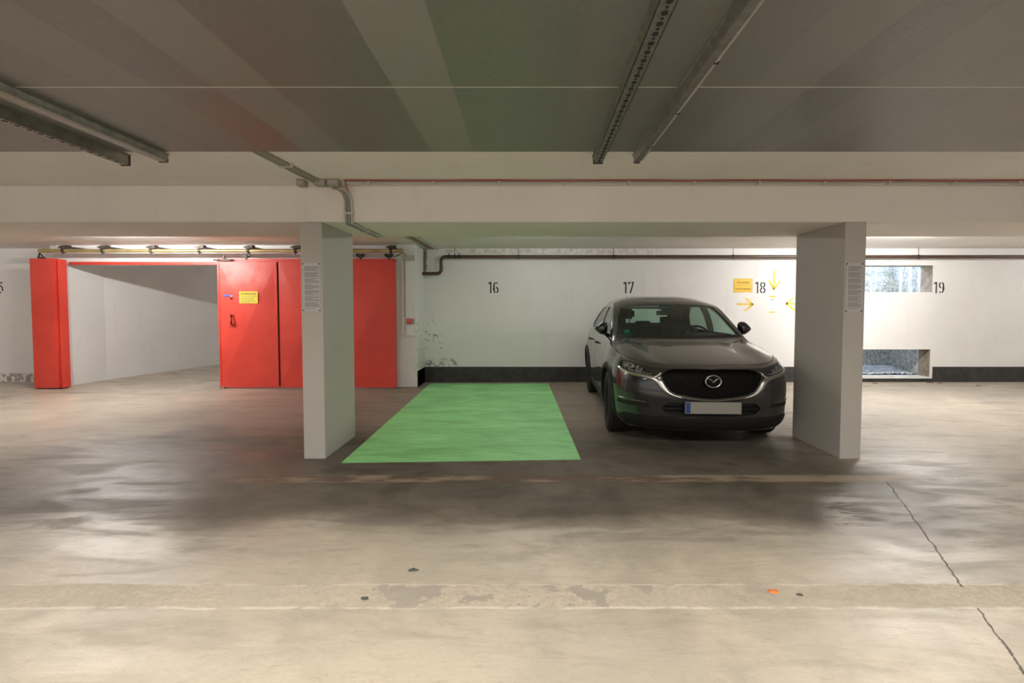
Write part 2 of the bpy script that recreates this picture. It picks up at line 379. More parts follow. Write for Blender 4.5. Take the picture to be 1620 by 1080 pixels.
bm = bmesh.new(); box(bm, 5.2, 7.9, 10.45, 10.6, 0, 3.1); box(bm, 5.2, 5.4, WY+.28, 10.45, 0, 3.1); box(bm, 7.6, 7.9, WY+.28, 10.45, 0, 3.1)
box(bm, 5.2, 7.9, WY+.28, WY+.34, 2.5, 3.1)
struct('wall_shaft', bm, M['shaft'], 'mottled concrete walls of the light shaft behind the openings')
bm = bmesh.new(); bmesh.ops.create_grid(bm, x_segments=60, y_segments=24, size=1)
for v in bm.verts:
    v.co = Vector((6.5+v.co.x*1.085, 10.065+v.co.y*.37, .10+random.random()*.035+max(0, (v.co.y))*.08))
tag(obj('gravel', bm, M['gravel'], smooth=False), 'pale blue-lit gravel lying on the bottom of the light shaft', 'gravel', kind='stuff')
# left walls: wall behind bay 15, ramp side walls, lintel over gate
struct('wall_left', B(-15, -8.08, WY, WY+.3, 0, CE), M['wall'], 'white painted rear wall beside the red gate post')
bm = bmesh.new(); box(bm, -8.4, -8.08, 9.0, WY, 0, CE)
def _prismY(bm, pts, z0, z1): return prism(bm, pts, lambda u, v, d: (u, v, d), z0, z1)
struct('wall_jamb', bm, M['lintel'], 'white wall end beside the ramp opening')
bm = bmesh.new(); _prismY(bm, [(-8.5, 9.4), (-8.07, 9.0), (-8.05, 9.70), (-7.05, 14.5), (-7.4, 14.5), (-8.6, 9.8)], 0, CE)
struct('wall_ramp', bm, M['lintel'], 'white side wall of the ramp seen through the gate opening')
struct('wall_far', B(-8, -1, 16.0, 16.3, 0, CE), M['wall'], 'white wall at the far end of the ramp')
struct('wall_inner', B(-1.99, -1.86, WY+.28, 16.0, 0, CE), M['wall'], 'white inner side wall of the ramp')
bm = bmesh.new(); box(bm, -8.22, -2.30, 8.92, 9.5, 2.165, CE)
struct('trim_6', bm, M['lintel'], 'white lintel wall above the red sliding gate')
bm = bmesh.new(); box(bm, -7.95, -5.0, 8.86, 8.92, 2.135, 2.185); struct('trim_7', bm, M['red'], 'thin red steel edge under the white lintel')
bm = bmesh.new(); box(bm, -2.30, -1.86, 8.78, WY+.28, 0, CE, bev=.008); struct('wall_return', bm, M['wall'], 'short white wall end between the red gate and bay 16')
bm = bmesh.new(); box(bm, -2.06, -1.90, 8.745, 8.78, .9, 2.30, bev=.004); box(bm, -2.13, -2.07, 8.755, 8.78, .93, 2.28, bev=.004)
struct('trim_8', bm, M['lintel'], 'shallow white casing on the wall end above the red button')

struct('wall_right', B(15, 15.2, -4, 9.4, 0, CE), M['wall'], 'white side wall far off to the right of the garage')
struct('wall_left_side', B(-15.2, -15, -4, 9.4, 0, CE), M['wall'], 'white side wall far off to the left of the garage')

# ================================================================== bay lamps (tubes behind the beam, the middle one an added fill)
def emit(name, col, st):
    m = bpy.data.materials.new(name); m.use_nodes = True; b = m.node_tree.nodes['Principled BSDF']
    b.inputs['Emission Color'].default_value = (*col, 1); b.inputs['Emission Strength'].default_value = st; b.inputs['Base Color'].default_value = (.9, .9, .9, 1); return m
for x, y, st, lb in ((-6.0, 7.30, 600, 'fluorescent tube lamp on the ceiling behind the beam in front of the gate opening'), (5.7, 7.30, 730, 'fluorescent tube lamp on the ceiling behind the beam left of bay 19'),
                     (11.0, 7.30, 330, 'fluorescent tube lamp on the ceiling behind the beam at the far right'), (.3, 7.25, 92, 'unseen fill tube added on the ceiling behind the beam above the green bay'), (-12.2, 7.3, 260, 'fluorescent tube lamp on the ceiling behind the beam at the far left'), (-5.5, 14.0, 110, 'fluorescent tube lamp on the ramp ceiling')):  # tube above the green bay is added fill to brighten the middle bay
    t = empty('tube_lamp', (x, y, CE), lb, 'lamp')
    obj('housing', B(-.64, .64, -.03, .03, -.022, 0, bev=.004), M['alu'], t)
    obj('tube', T([(-.6, 0, -.040), (.6, 0, -.040)], .015, 10), emit('lit_tube', (1, .97, .93), st), t, smooth=True)
    for sx in (-1, 1): obj('lamp_holder', B(sx*.61-.01, sx*.61+.01, -.018, .018, -.055, -.02), M['white'], t)

# ================================================================== ceiling rails
def slotted_rail(label, x0, y0, x1, y1, zt, w_, h_, slots, mname='galv', group=None):
    """channel hung below the panels; (x0,y0) near end, (x1,y1) far end"""
    L = math.hypot(x1-x0, y1-y0); rz = math.atan2(-(x1-x0), (y1-y0))
    t = empty('ceiling_rail', (x0, y0, zt), label, 'rail', group, rz)
    bm = bmesh.new(); s = .003
    box(bm, -w_/2, w_/2, 0, L, -h_, -h_+s); box(bm, -w_/2, -w_/2+s, 0, L, -h_, 0); box(bm, w_/2-s, w_/2, 0, L, -h_, 0)
    box(bm, -w_/2-.012, -w_/2, 0, L, -s, 0); box(bm, w_/2, w_/2+.012, 0, L, -s, 0)
    obj('channel', bm, M[mname], t)
    bm = bmesh.new()
    if slots:
        y = .03; k = 0
        while y < L-.03:
            big = k % 2 == 0; r = .0125 if big else .0065
            lathe(bm, [(r, -h_-.0012), (r, -h_+.0002)], Matrix.Translation((.004, y, 0)) @ Matrix.Diagonal((1, 1.25, 1, 1)), 14)
            y += .034; k += 1
        tag(obj('punched_hole', bm, M['galvdark'], t), 'row of dark round punched holes', kind='stuff')
    bm = bmesh.new(); box(bm, -w_/2-.004, w_/2+.004, L-.012, L, -h_-.006, -.004, bev=.002); obj('end_cap', bm, M['bracket'], t)
    return t
slotted_rail('perforated steel rail on the ceiling, left one of the right-hand pair', .44, -.4, .52, 3.64, 2.452, .062, .045, True, group=None)
def lamp_rail(label, x0, y0, x1, y1, zt, w_, h_, clips):
    L = math.hypot(x1-x0, y1-y0); rz = math.atan2(-(x1-x0), (y1-y0))
    t = empty('ceiling_rail', (x0, y0, zt), label, 'rail', None, rz)
    sec = [(-w_/2-.008, 0), (-w_/2-.008, -.004), (-w_/2, -.006), (-w_*.32, -h_), (w_*.32, -h_), (w_/2, -.006), (w_/2+.008, -.004), (w_/2+.008, 0)]
    bm = bmesh.new(); prism(bm, sec, lambda u, v, d: (u, d, v), 0, L); obj('trunking', bm, M['galv'], t)
    bm = bmesh.new(); tube(bm, [(w_*.42, .0, -h_*.9), (w_*.42, L-.05, -h_*.9)], .008, 8); obj('cable', bm, M['conduit'], t)
    bm = bmesh.new(); box(bm, -w_*.36, w_*.36, L, L+.015, -h_-.004, -.006, bev=.003); obj('end_cap', bm, M['bracket'], t)
    for k in range(clips):
        bm = bmesh.new(); y = L-.55*k-.35; box(bm, w_*.3, w_*.62, y, y+.012, -h_-.004, -h_*.5); obj('clip', bm, M['bracket'], t)
    return t
lamp_rail('pale steel lamp trunking on the ceiling, right one of the right-hand pair', .745, -.4, .79, 3.60, 2.452, .058, .05, 5)
lamp_rail('grey-green steel lamp trunking on the ceiling, right one of the left-hand pair', -2.50, -.4, -2.53, 3.58, 2.452, .085, .05, 0)
slotted_rail('dark slotted steel rail on the ceiling, left one of the left-hand pair', -2.78, -.4, -2.80, 3.60, 2.452, .055, .07, True)

# ================================================================== beam services
t = empty('cable_duct', (0, 0, 0), 'grey twin conduit with red cable running along the top of the beam', 'conduit')
bm = bmesh.new(); tube(bm, [(-1.55, 4.400, 2.467), (14, 4.400, 2.467)], .010, 8); obj('conduit_tube', bm, M['conduit'], t, smooth=True)
bm = bmesh.new(); tube(bm, [(-1.55, 4.425, 2.464), (14, 4.425, 2.464)], .012, 8); obj('conduit_tube', bm, M['alu'], t, smooth=True)
pts = []; x = -1.54
while x < 14:
    pts.append((x, 4.372-.006*math.sin(x*5.6), 2.470-.004*math.sin(x*5.6))); x += .08
bm = T([(-1.545, 4.47, 2.40), (-1.55, 4.44, 2.44)]+pts, .005, 6); obj('red_cable', bm, M['redcable'], t, smooth=True)
x = -1.35; k = 0
while x < 9:
    bm = B(x, x+.018, 4.385, 4.445, 2.448, 2.4795); obj('clip', bm, M['clip'], t); x += .56
t = empty('conduit_drop', (0, 0, 0), 'grey conduits bending down the beam face beside the left pillar', 'conduit')
for dx, mm in ((-.025, 'conduit'), (.0, 'conduit'), (.025, 'alu')):
    p = [(-1.655+dx, 4.47, 2.43), (-1.62+dx, 4.50, 2.425), (-1.59+dx, 4.54, 2.40), (-1.575+dx, 4.563, 2.34), (-1.572+dx, 4.563, 2.18), (-1.572+dx, 4.565, 2.138), (-1.572+dx, 4.60, 2.1375), (-1.555+dx, 5.45, 2.1375)]
    obj('conduit_tube', T(p, .0105, 8), M[mm], t, smooth=True)
for z in (2.235, 2.22): pass
obj('clamp', B(-1.615, -1.53, 4.545, 4.58, 2.215, 2.235), M['clip'], t); obj('clamp', B(-1.61, -1.515, 5.0, 5.02, 2.122, 2.152), M['clip'], t)
t = empty('ceiling_conduit', (0, 0, 0), 'grey conduits running along the ceiling from the panels to the beam', 'conduit')
for dx in (-.03, 0, .028): obj('conduit_tube', T([(-1.86+dx, 3.45, 2.466), (-1.80+dx, 4.30, 2.466), (-1.78+dx, 4.42, 2.460)], .011, 8), M['conduit'], t, smooth=True)
obj('clip', B(-1.88, -1.77, 3.9, 3.92, 2.452, 2.4795), M['clip'], t)
for x0, x1, y0, lb in ((-1.80, -1.70, 4.36, 'grey flat junction box in the middle of three on the beam top'), (-1.69, -1.59, 4.36, 'grey flat junction box nearest the red cable on the beam top'), (-1.955, -1.885, 4.37, 'small grey junction box at the left end of the beam top')):
    t = empty('junction_box', ((x0+x1)/2, y0, 2.44), lb, 'junction box')
    w_ = (x1-x0)/2; obj('housing', B(-w_, w_, 0, .085, -.012, .039, bev=.004), M['conduit'], t); obj('cover', B(-w_+.008, w_-.008, -.006, 0, -.006, .034, bev=.002), M['greybox'], t)

# ================================================================== pipe on the back wall
t = empty('heating_pipe', (0, 0, 0), 'brown pipe with two bends hung along the top of the rear wall', 'pipe')
PY, PZ = 9.24, 2.312
def arc(cx, cz, r, a0, a1, n=8): return [(cx+r*math.cos(a0+(a1-a0)*k/n), PY, cz+r*math.sin(a0+(a1-a0)*k/n)) for k in range(n+1)]
pts = [(-1.865, PY, 2.005)]+arc(-1.60, 2.085, .08, -PI/2, 0)+arc(-1.44, PZ-.08, .08, PI, PI/2)+[(14.5, PY, PZ)]
obj('pipe_run', T(pts, .031, 14), M['pipe'], t, smooth=True)
for px in (720, 820, 970, 1158, 1450):
    x = (px-830)*PY/800
    bm = lathe(bmesh.new(), [(.038, -.015), (.038, .015)], Matrix.Translation((x, PY, PZ)) @ Matrix.Rotation(PI/2, 4, 'Y'), 16)
    c = obj('pipe_clamp', bm, M['pipeclamp'], t); obj('hanger_rod', T([(x, PY, PZ+.038), (x, PY, CE-.003)], .005, 6), M['bracket'], c)
for px in (711, 727):
    x = (px-830)*PY/800; obj('pipe_collar', lathe(bmesh.new(), [(.036, -.02), (.036, .02)], Matrix.Translation((x, PY, PZ)) @ Matrix.Rotation(PI/2, 4, 'Y'), 16), M['pipeclamp'], t)
    obj('pipe_bolt', T([(x, PY, PZ+.03), (x, PY, PZ+.065)], .008, 6), M['pipeclamp'], t)
# rusty profile pair near the ceiling
t = empty('steel_profile', (0, 0, 0), 'rust-flaked steel edge strips under the ceiling above the white wall end', 'steel strip')
for x0, x1 in ((-1.845, -1.79), (-1.68, -1.635)):
    bm = bmesh.new(); prism(bm, [(x0, 7.55), (x1, 7.55), (x1+.04, 9.38), (x0+.04, 9.38)], lambda u, v, d: (u, v, d), 2.455, 2.4795); obj('edge_strip', bm, M['alu'], t)
bm = bmesh.new(); prism(bm, [(-1.775, 7.6), (-1.70, 7.6), (-1.66, 9.38), (-1.74, 9.38)], lambda u, v, d: (u, v, d), 2.466, 2.4795)
obj('rust_layer', bm, M['rust'], t)
bm = bmesh.new()
for k in range(9): 
    z = 2.45-.045*k; box(bm, -1.852, -1.80-random.random()*.025, 9.34, 9.397, z-.05, z+random.random()*.01)
obj('rust_flakes', bm, M['rust'], t)

# ================================================================== sliding gate
DY = 8.62
t = empty('sliding_gate', (-3.7, DY, 0), 'red steel sliding gate of three cross-folded panels behind the left pillar', 'gate')
def gx(x): return x+3.7
edges = [-5.20, -4.19, -3.19, -2.215]
for i in range(3):
    x0, x1 = gx(edges[i])+.012, gx(edges[i+1])-.012; z0, z1 = .045, 2.165
    bm = bmesh.new(); b_ = .012
    q = [(x0, z0), (x1, z0), (x1, z1), (x0, z1)]
    f = [bm.verts.new((x, -.005, z)) for x, z in q]; k = [bm.verts.new((x, .05, z)) for x, z in q]; c = bm.verts.new(((x0+x1)/2, -.048, (z0+z1)/2))
    for a in range(4):
        bm.faces.new((f[a], f[(a+1) % 4], c)); bm.faces.new((f[a], k[a], k[(a+1) % 4], f[(a+1) % 4]))
    bm.faces.new(k[::-1]); obj('gate_panel', bm, M['red'], t)
bm = bmesh.new()
box(bm, gx(-5.205), gx(-2.205), -.012, .055, 2.165, 2.215, bev=.004); box(bm, gx(-5.205), gx(-2.205), -.008, .055, .02, .045)
box(bm, gx(-5.215), gx(-5.188), -.012, .055, .02, 2.2); box(bm, gx(-2.227), gx(-2.20), -.012, .055, .02, 2.2)
obj('gate_frame', bm, M['red'], t)
for e in edges[1:3]:
    bm = bmesh.new(); box(bm, gx(e)-.05, gx(e)-.01, -.026, -.002, .05, 2.16, bev=.003); obj('cover_strip', bm, M['red'], t)
bm = bmesh.new(); box(bm, gx(-4.19)-.004, gx(-4.19)+.012, -.004, .02, .05, 2.16); obj('joint_gap', bm, M['galvdark'], t)
hx = gx(-4.985)
bm = bmesh.new(); box(bm, hx-.05, hx+.05, -.034, -.018, 1.06, 1.28, bev=.002); h = obj('handle_plate', bm, M['red'], t)
bm = T([(hx+.02, -.030, 1.09), (hx+.02, -.072, 1.10), (hx+.035, -.082, 1.17), (hx+.02, -.072, 1.25), (hx+.0, -.030, 1.265)], .015, 8); obj('pull_handle', bm, mat('dark_red_handle', (.16, .012, .01), .4), h, smooth=True)
bm = bmesh.new(); lathe(bm, [(.022, 0), (.022, .012), (.012, .016)], Matrix.Translation((hx+.005, -.024, 1.545)) @ Matrix.Rotation(PI/2, 4, 'X'), 16); obj('lock_cylinder', bm, mat('dark_red_lock', (.30, .02, .015), .4), t)
bm = bmesh.new(); box(bm, gx(-5.10), gx(-4.99), -.029, -.016, 1.575, 1.61); tag(obj('lock_sticker', bm, M['blue'], t), 'small blue sticker')
bm = bmesh.new(); box(bm, gx(-4.99), gx(-4.955), -.031, -.018, 1.575, 1.592); obj('lock_sticker', bm, M['white'], t)
bm = bmesh.new(); box(bm, gx(-5.14), gx(-4.96), -.06, -.012, 2.175, 2.20, bev=.004); box(bm, gx(-5.09), gx(-5.06), -.055, -.03, 2.2, 2.27); tube(bm, [(gx(-5.26), -.035, 2.19), (gx(-4.93), -.035, 2.19)], .012, 8); obj('latch', bm, M['bracket'], t)
bm = bmesh.new(); box(bm, gx(-5.22), gx(-5.13), -.03, .06, .0, .045, bev=.006); obj('floor_guide', bm, M['rust'], t)
for x in (-4.72, -2.78, -2.30):
    bm = bmesh.new(); box(bm, gx(x)-.04, gx(x)+.04, -.05, .03, 2.235, 2.262); box(bm, gx(x)-.012, gx(x)+.012, -.03, .0, 2.20, 2.295); 
    lathe(bm, [(.03, -.012), (.03, .012)], Matrix.Translation((gx(x)-.045, -.01, 2.275)) @ Matrix.Rotation(PI/2, 4, 'X'), 12); lathe(bm, [(.03, -.012), (.03, .012)], Matrix.Translation((gx(x)+.045, -.01, 2.275)) @ Matrix.Rotation(PI/2, 4, 'X'), 12)
    obj('roller_hanger', bm, M['bracket'], t)
# warning sheet on the gate
def yellow_sheet(name, loc, w_, h_, m, label, cat, title, tsize, lines, second=None):
    t = empty(name, loc, label, cat)
    obj('plate', B(-w_/2, w_/2, -.004, 0, -h_/2, h_/2), m, t)
    text('lettering', title, tsize, M['black'], t, (0, -.0052, h_*.28 if lines else h_*.22))
    bm = bmesh.new()
    for k, (z, l0, l1) in enumerate(lines): box(bm, l0*w_, l1*w_, -.0052, -.004, z*h_-.0035, z*h_+.0035)
    if lines: tag(obj('text_lines', bm, M['ink'], t), 'small illegible printed lines')
    if second:
        text('lettering', second, tsize*.62, M['black'], t, (0, -.0052, -h_*.24))
        bm = bmesh.new(); box(bm, -w_*.42, w_*.42, -.0052, -.004, -.002, .002); box(bm, -w_/2, w_/2, -.0052, -.004, h_/2-.004, h_/2); box(bm, -w_/2, w_/2, -.0052, -.004, -h_/2, -h_/2+.004)
        box(bm, -w_/2, -w_/2+.004, -.0052, -.004, -h_/2, h_/2); box(bm, w_/2-.004, w_/2, -.0052, -.004, -h_/2, h_/2); obj('sign_rules', bm, M['ink'], t)
    return t
yellow_sheet('warning_sign', (-4.675, DY-.041, 1.56), .315, .205, M['yellow2'], 'lemon yellow warning sheet with small black print on the red gate', 'sign', 'WARNUNG', .05,
    [(.08, -.42, .42), (-.06, -.42, .30), (-.19, -.42, .26), (-.31, -.42, .38), (-.42, -.42, .05)])
# receiving post at left
t = empty('gate_post', (-8.15, 8.55, 0), 'tall red steel box post at the left end of the gate opening', 'gate post')
obj('post_box', B(-.185, .215, 0, .14, .02, 2.215, bev=.006), M['red'], t)
obj('post_channel', B(.216, .262, .05, .17, .02, 2.205, bev=.004), M['red'], t)
obj('post_flange', B(.263, .279, .02, .18, .02, 2.205, bev=.004), M['red'], t)
obj('post_foot', B(-.17, .26, .02, .16, 0, .02), M['bracket'], t)
bm = bmesh.new(); box(bm, -.03, .06, .0-.02, .04, 2.215, 2.235); tube(bm, [(-.03, .0, 2.235), (.02, -.03, 2.30)], .012, 6); tube(bm, [(.06, .0, 2.235), (.02, -.03, 2.30)], .012, 6); obj('post_hanger', bm, M['bracket'], t)
# track
t = empty('gate_track', (0, 8.50, 2.335), 'brass-coloured round track with clamps above the red gate', 'rail')
obj('track_tube', T([(-8.12, 0, 0), (-2.02, 0, 0)], .031, 14), M['brass'], t, smooth=True)
for px in (105, 167, 243, 319, 396, 470, 545, 620):
    x = (px-830)*8.5/800
    bm = bmesh.new(); prism(bm, [(x-.10, .060), (x-.03, .085), (x+.07, .095), (x+.07, .045), (x-.03, .032)], lambda u, v, d: (u, d, v), -.02, .07); box(bm, x+.0, x+.03, .07, .42, .05, .08)
    b_ = obj('wall_bracket', bm, M['bracket'], t)
    bm = lathe(bmesh.new(), [(.04, -.022), (.04, .022)], Matrix.Translation((x, 0, 0)) @ Matrix.Rotation(PI/2, 4, 'Y'), 14); obj('clamp_ring', bm, M['bracket'], b_)
    obj('clamp_bolt', T([(x, -.02, -.065), (x, -.02, .06)], .009, 6), M['bracket'], b_)
# wall end fittings
t = empty('switch_box', (-1.99, 8.74, 2.24), 'beige-grey box at the top of the white wall end', 'box')
obj('housing', B(-.10, .10, -.05, 0, -.045, .045, bev=.005), M['greybox'], t); obj('cable', T([(-.08, -.02, -.045), (-.085, -.01, -.6), (-.085, -.01, -1.02)], .005, 6), M['conduit'], t, smooth=True)
obj('cable', T([(-.05, -.03, .045), (-.10, -.05, .09), (-.16, -.03, .05), (-.24, -.01, .02), (-.28, -.02, -.02), (-.2, -.02, -.06)], .006, 6), M['bracket'], t, smooth=True)
t = empty('push_button', (-1.985, 8.745, 1.15), 'small red emergency button on the white wall end', 'button')
obj('button_box', B(-.045, .04, -.045, 0, -.045, .045, bev=.006), M['button'], t); obj('base_plate', B(-.06, .085, -.012, 0, -.05, .05), M['greybox'], t)
obj('button_cap', lathe(bmesh.new(), [(.026, 0), (.026, .012), (.018, .018), (0, .019)], Matrix.Translation((0, -.045, 0)) @ Matrix.Rotation(PI/2, 4, 'X'), 16), mat('button_cap_red', (.85, .15, .10), .25), t, smooth=True)  # cap in a brighter red than its box

# ================================================================== pillar notices
for x, w_, z0, z1, lb in ((-1.925, .155, 1.352, 1.785, 'portrait notice in clear film screwed to the left pillar'), (2.975, .145, 1.345, 1.785, 'portrait notice in clear film screwed to the right pillar')):
    t = empty('notice', (x, 4.578, z0), lb, 'notice'); h_ = z1-z0
    obj('sheet', B(-w_/2, w_/2, -.002, 0, 0, h_), M['sheet'], t)
    bm = bmesh.new(); z = h_-.035; k = 0
    while z > .02:
        l1 = w_*.44 if k % 4 != 3 else w_*random.uniform(.0, .35)
        box(bm, -w_*.40, l1, -.0026, -.002, z, z+.0042); z -= .0092 if k % 5 != 4 else .017; k += 1
    tag(obj('text_lines', bm, M['ink'], t), 'dense faded printed lines')
    for sx in (-1, 1):
        for zz in (.008, h_-.008): obj('screw', lathe(bmesh.new(), [(.006, 0), (.006, .004), (0, .005)], Matrix.Translation((sx*(w_/2-.004), -.002, zz)) @ Matrix.Rotation(PI/2, 4, 'X'), 10), M['bracket'], t)

# ================================================================== bay numbers
def ell(cx, cy, rx, ry, a0, a1, n=10): return [(cx+rx*math.cos(math.radians(a0+(a1-a0)*k/n)), cy+ry*math.sin(math.radians(a0+(a1-a0)*k/n))) for k in range(n+1)]
G = {'1': [[(-.030, .070), (.004, .100)], [(.012, .105), (.012, -.105)]],
 '5': [[(.042, .092), (-.006, .092)], [(-.034, .104), (-.034, .018)], ell(.0, -.030, .038, .062, 100, -30), ell(.0, -.030, .038, .062, -150, -80)],
 '6': [ell(0, .035, .037, .058, 40, 85)[::1], ell(0, .035, .037, .058, 100, 180)+[(-.037, -.045)]+ell(0, -.045, .037, .048, 180, 255), ell(0, -.045, .037, .05, -72, 90), ],
 '7': [[(-.042, .062), (-.042, .092), (-.005, .092)], [(.012, .092), (.040, .092), (.040, .075), (-.012, -.105)]],
 '8': [ell(0, .052, .036, .042, 100, 258), ell(0, .052, .036, .042, 80, -78), ell(0, -.050, .040, .046, 102, 258), ell(0, -.050, .040, .046, 78, -78)],
 '9': [ell(0, .045, .037, .05, 108, 255), ell(0, .045, .037, .048, 78, 0)+[(.037, -.035)]+ell(0, -.035, .037, .058, 0, -72), ell(0, -.035, .037, .058, -102, -140)]}
for s, px in (('15', -2), ('16', 780), ('17', 993), ('18', 1201), ('19', 1483)):
    x = (px-830)*WY/800
    wh = {'15': 'beside the red gate post, cut off at left', '16': 'above the empty green bay', '17': 'above the car roof', '18': 'beside the yellow sign', '19': 'right of the upper shaft opening'}[s]
    t = empty('bay_number', (x, WY-.0003, 1.757), 'black stencilled number %s on the wall %s' % (s, wh), 'painted number')
    for ch, dx in ((s[0], -.052), (s[1], .055)):
        bm = strokes(bmesh.new(), [[(p[0]+dx, p[1]) for p in ln] for ln in G[ch]], .025, lambda u, v, d: (u, -d, v)); obj('digit', bm, M['black'], t)
# sign, arrows, paper
yellow_sheet('caution_sign', ((1174.5-830)*WY/800, WY-.001, 1.797), .345, .255, M['yellow'], 'amber yellow caution sign left of the number 18', 'sign', 'Vorsicht', .066, [], 'Verletzungsgefahr')
def wp(px, py): return ((px-830)*WY/800, 1.38+(487-py)*WY/800)
for ln, lb in (([[(1223, 428), (1223, 457)], [(1215, 443), (1223, 458), (1233, 444)]], 'yellow sprayed arrow pointing down right of the number 18'),
               ([[(1165, 481), (1191, 481)], [(1179, 472), (1191, 481.5), (1178, 491)]], 'yellow sprayed arrow pointing right below the caution sign'),
               ([[(1278, 481), (1243, 480)], [(1255, 471), (1243, 480), (1257, 491)]], 'yellow sprayed arrow pointing left towards the paper, beside the pillar')):
    bm = strokes(bmesh.new(), [[wp(*p) for p in l] for l in ln], .035, facing(WY)); tag(obj('painted_arrow', bm, M['yelpaint']), lb, 'painted arrow')
px0, pz0 = wp(1221.5, 482)
t = empty('paper_notice', (px0, WY-.001, pz0), 'white paper sheet taped to the wall between the yellow arrows', 'notice')
obj('sheet', B(-.085, .085, -.001, 0, -.14, .135), M['paper'], t)
bm = bmesh.new()
for z, a, b_ in ((.07, -.06, -.01), (.05, .02, .06), (.02, -.06, .05), (.0, -.06, .01), (-.05, -.06, -.03), (-.08, -.06, .04)): box(bm, a, b_, -.002, -.001, z, z+.006)
tag(obj('text_lines', bm, M['greyink'], t), 'faint grey printed lines')
obj('heading', B(-.03, .02, -.002, -.001, .095, .105), M['black'], t)
for z in (.155, -.135):
    bm = prism(bmesh.new(), [(-.07, z-.01), (.05, z-.014), (.062, z+.012), (-.06, z+.014)], lambda u, v, d: (u, -d, v), .0015, .003); tag(obj('tape', bm, M['yelpaint'], t), 'yellow tape strip')

# ================================================================== green bay
bm = prism(bmesh.new(), [(-1.635, 4.455), (.512, 4.56), (.437, 9.20), (-1.725, 9.20)], lambda u, v, d: (u, v, d), .0, .003)  # digital highlight overlay, added as a thin green slab on the floor
tag(obj('bay_overlay', bm, M['green']), 'bright green highlight overlay marking the empty parking bay 16 on the floor', 'bay highlight overlay')

# ================================================================== small debris
def blob(name, x, y, r, m, lab, cat, h=.006, sq=(1.6, 1), n=11):
    bm = bmesh.new(); ph = random.random()*6
    ring = [(math.cos(2*PI*k/n)*r*sq[0]*(1+.35*math.sin(k*2.3+ph)), math.sin(2*PI*k/n)*r*sq[1]*(1+.35*math.cos(k*1.7+ph))) for k in range(n)]
    a = [bm.verts.new((u, v, .0005)) for u, v in ring]; b_ = [bm.verts.new((u*.8, v*.8, h)) for u, v in ring]; c = bm.verts.new((0, 0, h*1.4))
    for k in range(n): bm.faces.new((a[k], a[(k+1) % n], b_[(k+1) % n], b_[k])); bm.faces.new((b_[k], b_[(k+1) % n], c))
    bm.faces.new(a[::-1]); o = obj(name, bm, m, smooth=True); o.location = (x, y, 0); return tag(o, lab, cat)
def fl(px, py): Y = 1104/(py-487); return ((px-830)*Y/800, Y)
blob('dirt_clump', *fl(650, 910), .016, M['gum'], 'dark grey flat dirt clump on the floor nearer the bay', 'dirt')
blob('dirt_clump', *fl(571, 957), .012, M['gum'], 'dark dirt clump on the left of the pale repair strip', 'dirt')
blob('dirt_clump', *fl(1275, 951), .009, M['gum'], 'small dark dirt clump right of the orange scrap', 'dirt')
blob('orange_scrap', *fl(1232, 945), .017, M['orange'], 'bright orange leaf scrap on the pale repair strip', 'leaf')
for px, py, r_, lb in ((1475, 606, .04, 'dry brown leaf under the right end of the lower shaft opening'), (1490, 607, .03, 'dry brown leaf just right of the lower shaft opening'), (1412, 605, .035, 'dry brown leaf under the middle of the lower shaft opening'), (1552, 611, .022, 'small dry leaf alone on the floor far right of the shaft opening'), (1388, 607, .03, 'dry brown leaf on the floor nearest the right pillar edge')):
    blob('dry_leaf', *fl(px, py), r_, M['leaf'], lb, 'leaf', h=.012)['group'] = 'dry leaves below the shaft'

# ================================================================== car
LEN = 4.395
def pchip(kn):
    xs = [k[0] for k in kn]; ys = [k[1] for k in kn]; n = len(xs)
    d = [(ys[i+1]-ys[i])/(xs[i+1]-xs[i]) for i in range(n-1)]
    m = [d[0]]+[0 if d[i-1]*d[i] <= 0 else 2*d[i-1]*d[i]/(d[i-1]+d[i]) for i in range(1, n-1)]+[d[-1]]
    def f(x):
        if x <= xs[0]: return ys[0]
        if x >= xs[-1]: return ys[-1]
        i = max(j for j in range(n-1) if xs[j] <= x)
        h = xs[i+1]-xs[i]; t = (x-xs[i])/h
        return (2*t**3-3*t*t+1)*ys[i]+(t**3-2*t*t+t)*h*m[i]+(-2*t**3+3*t*t)*ys[i+1]+(t**3-t*t)*h*m[i+1]
    return f
zs_ = pchip([(0, .785), (.10, .80), (.25, .835), (.45, .872), (.75, .915), (1.1, .955), (1.6, .985), (2.6, 1.01), (3.5, 1.045), (4.1, 1.04), (4.3, 1.0), (LEN, .97)])
zb_ = pchip([(0, .20), (.4, .19), (.7, .18), (3.7, .18), (4.1, .22), (LEN, .28)])
nose = pchip([(0, .085), (.07, .045), (.2, .022), (.4, .012), (.6, .0), (.8, .006), (.93, .022), (1, .05)])
tail = pchip([(0, .10), (.15, .03), (.4, .0), (.6, .01), (.75, .06), (1, .09)])
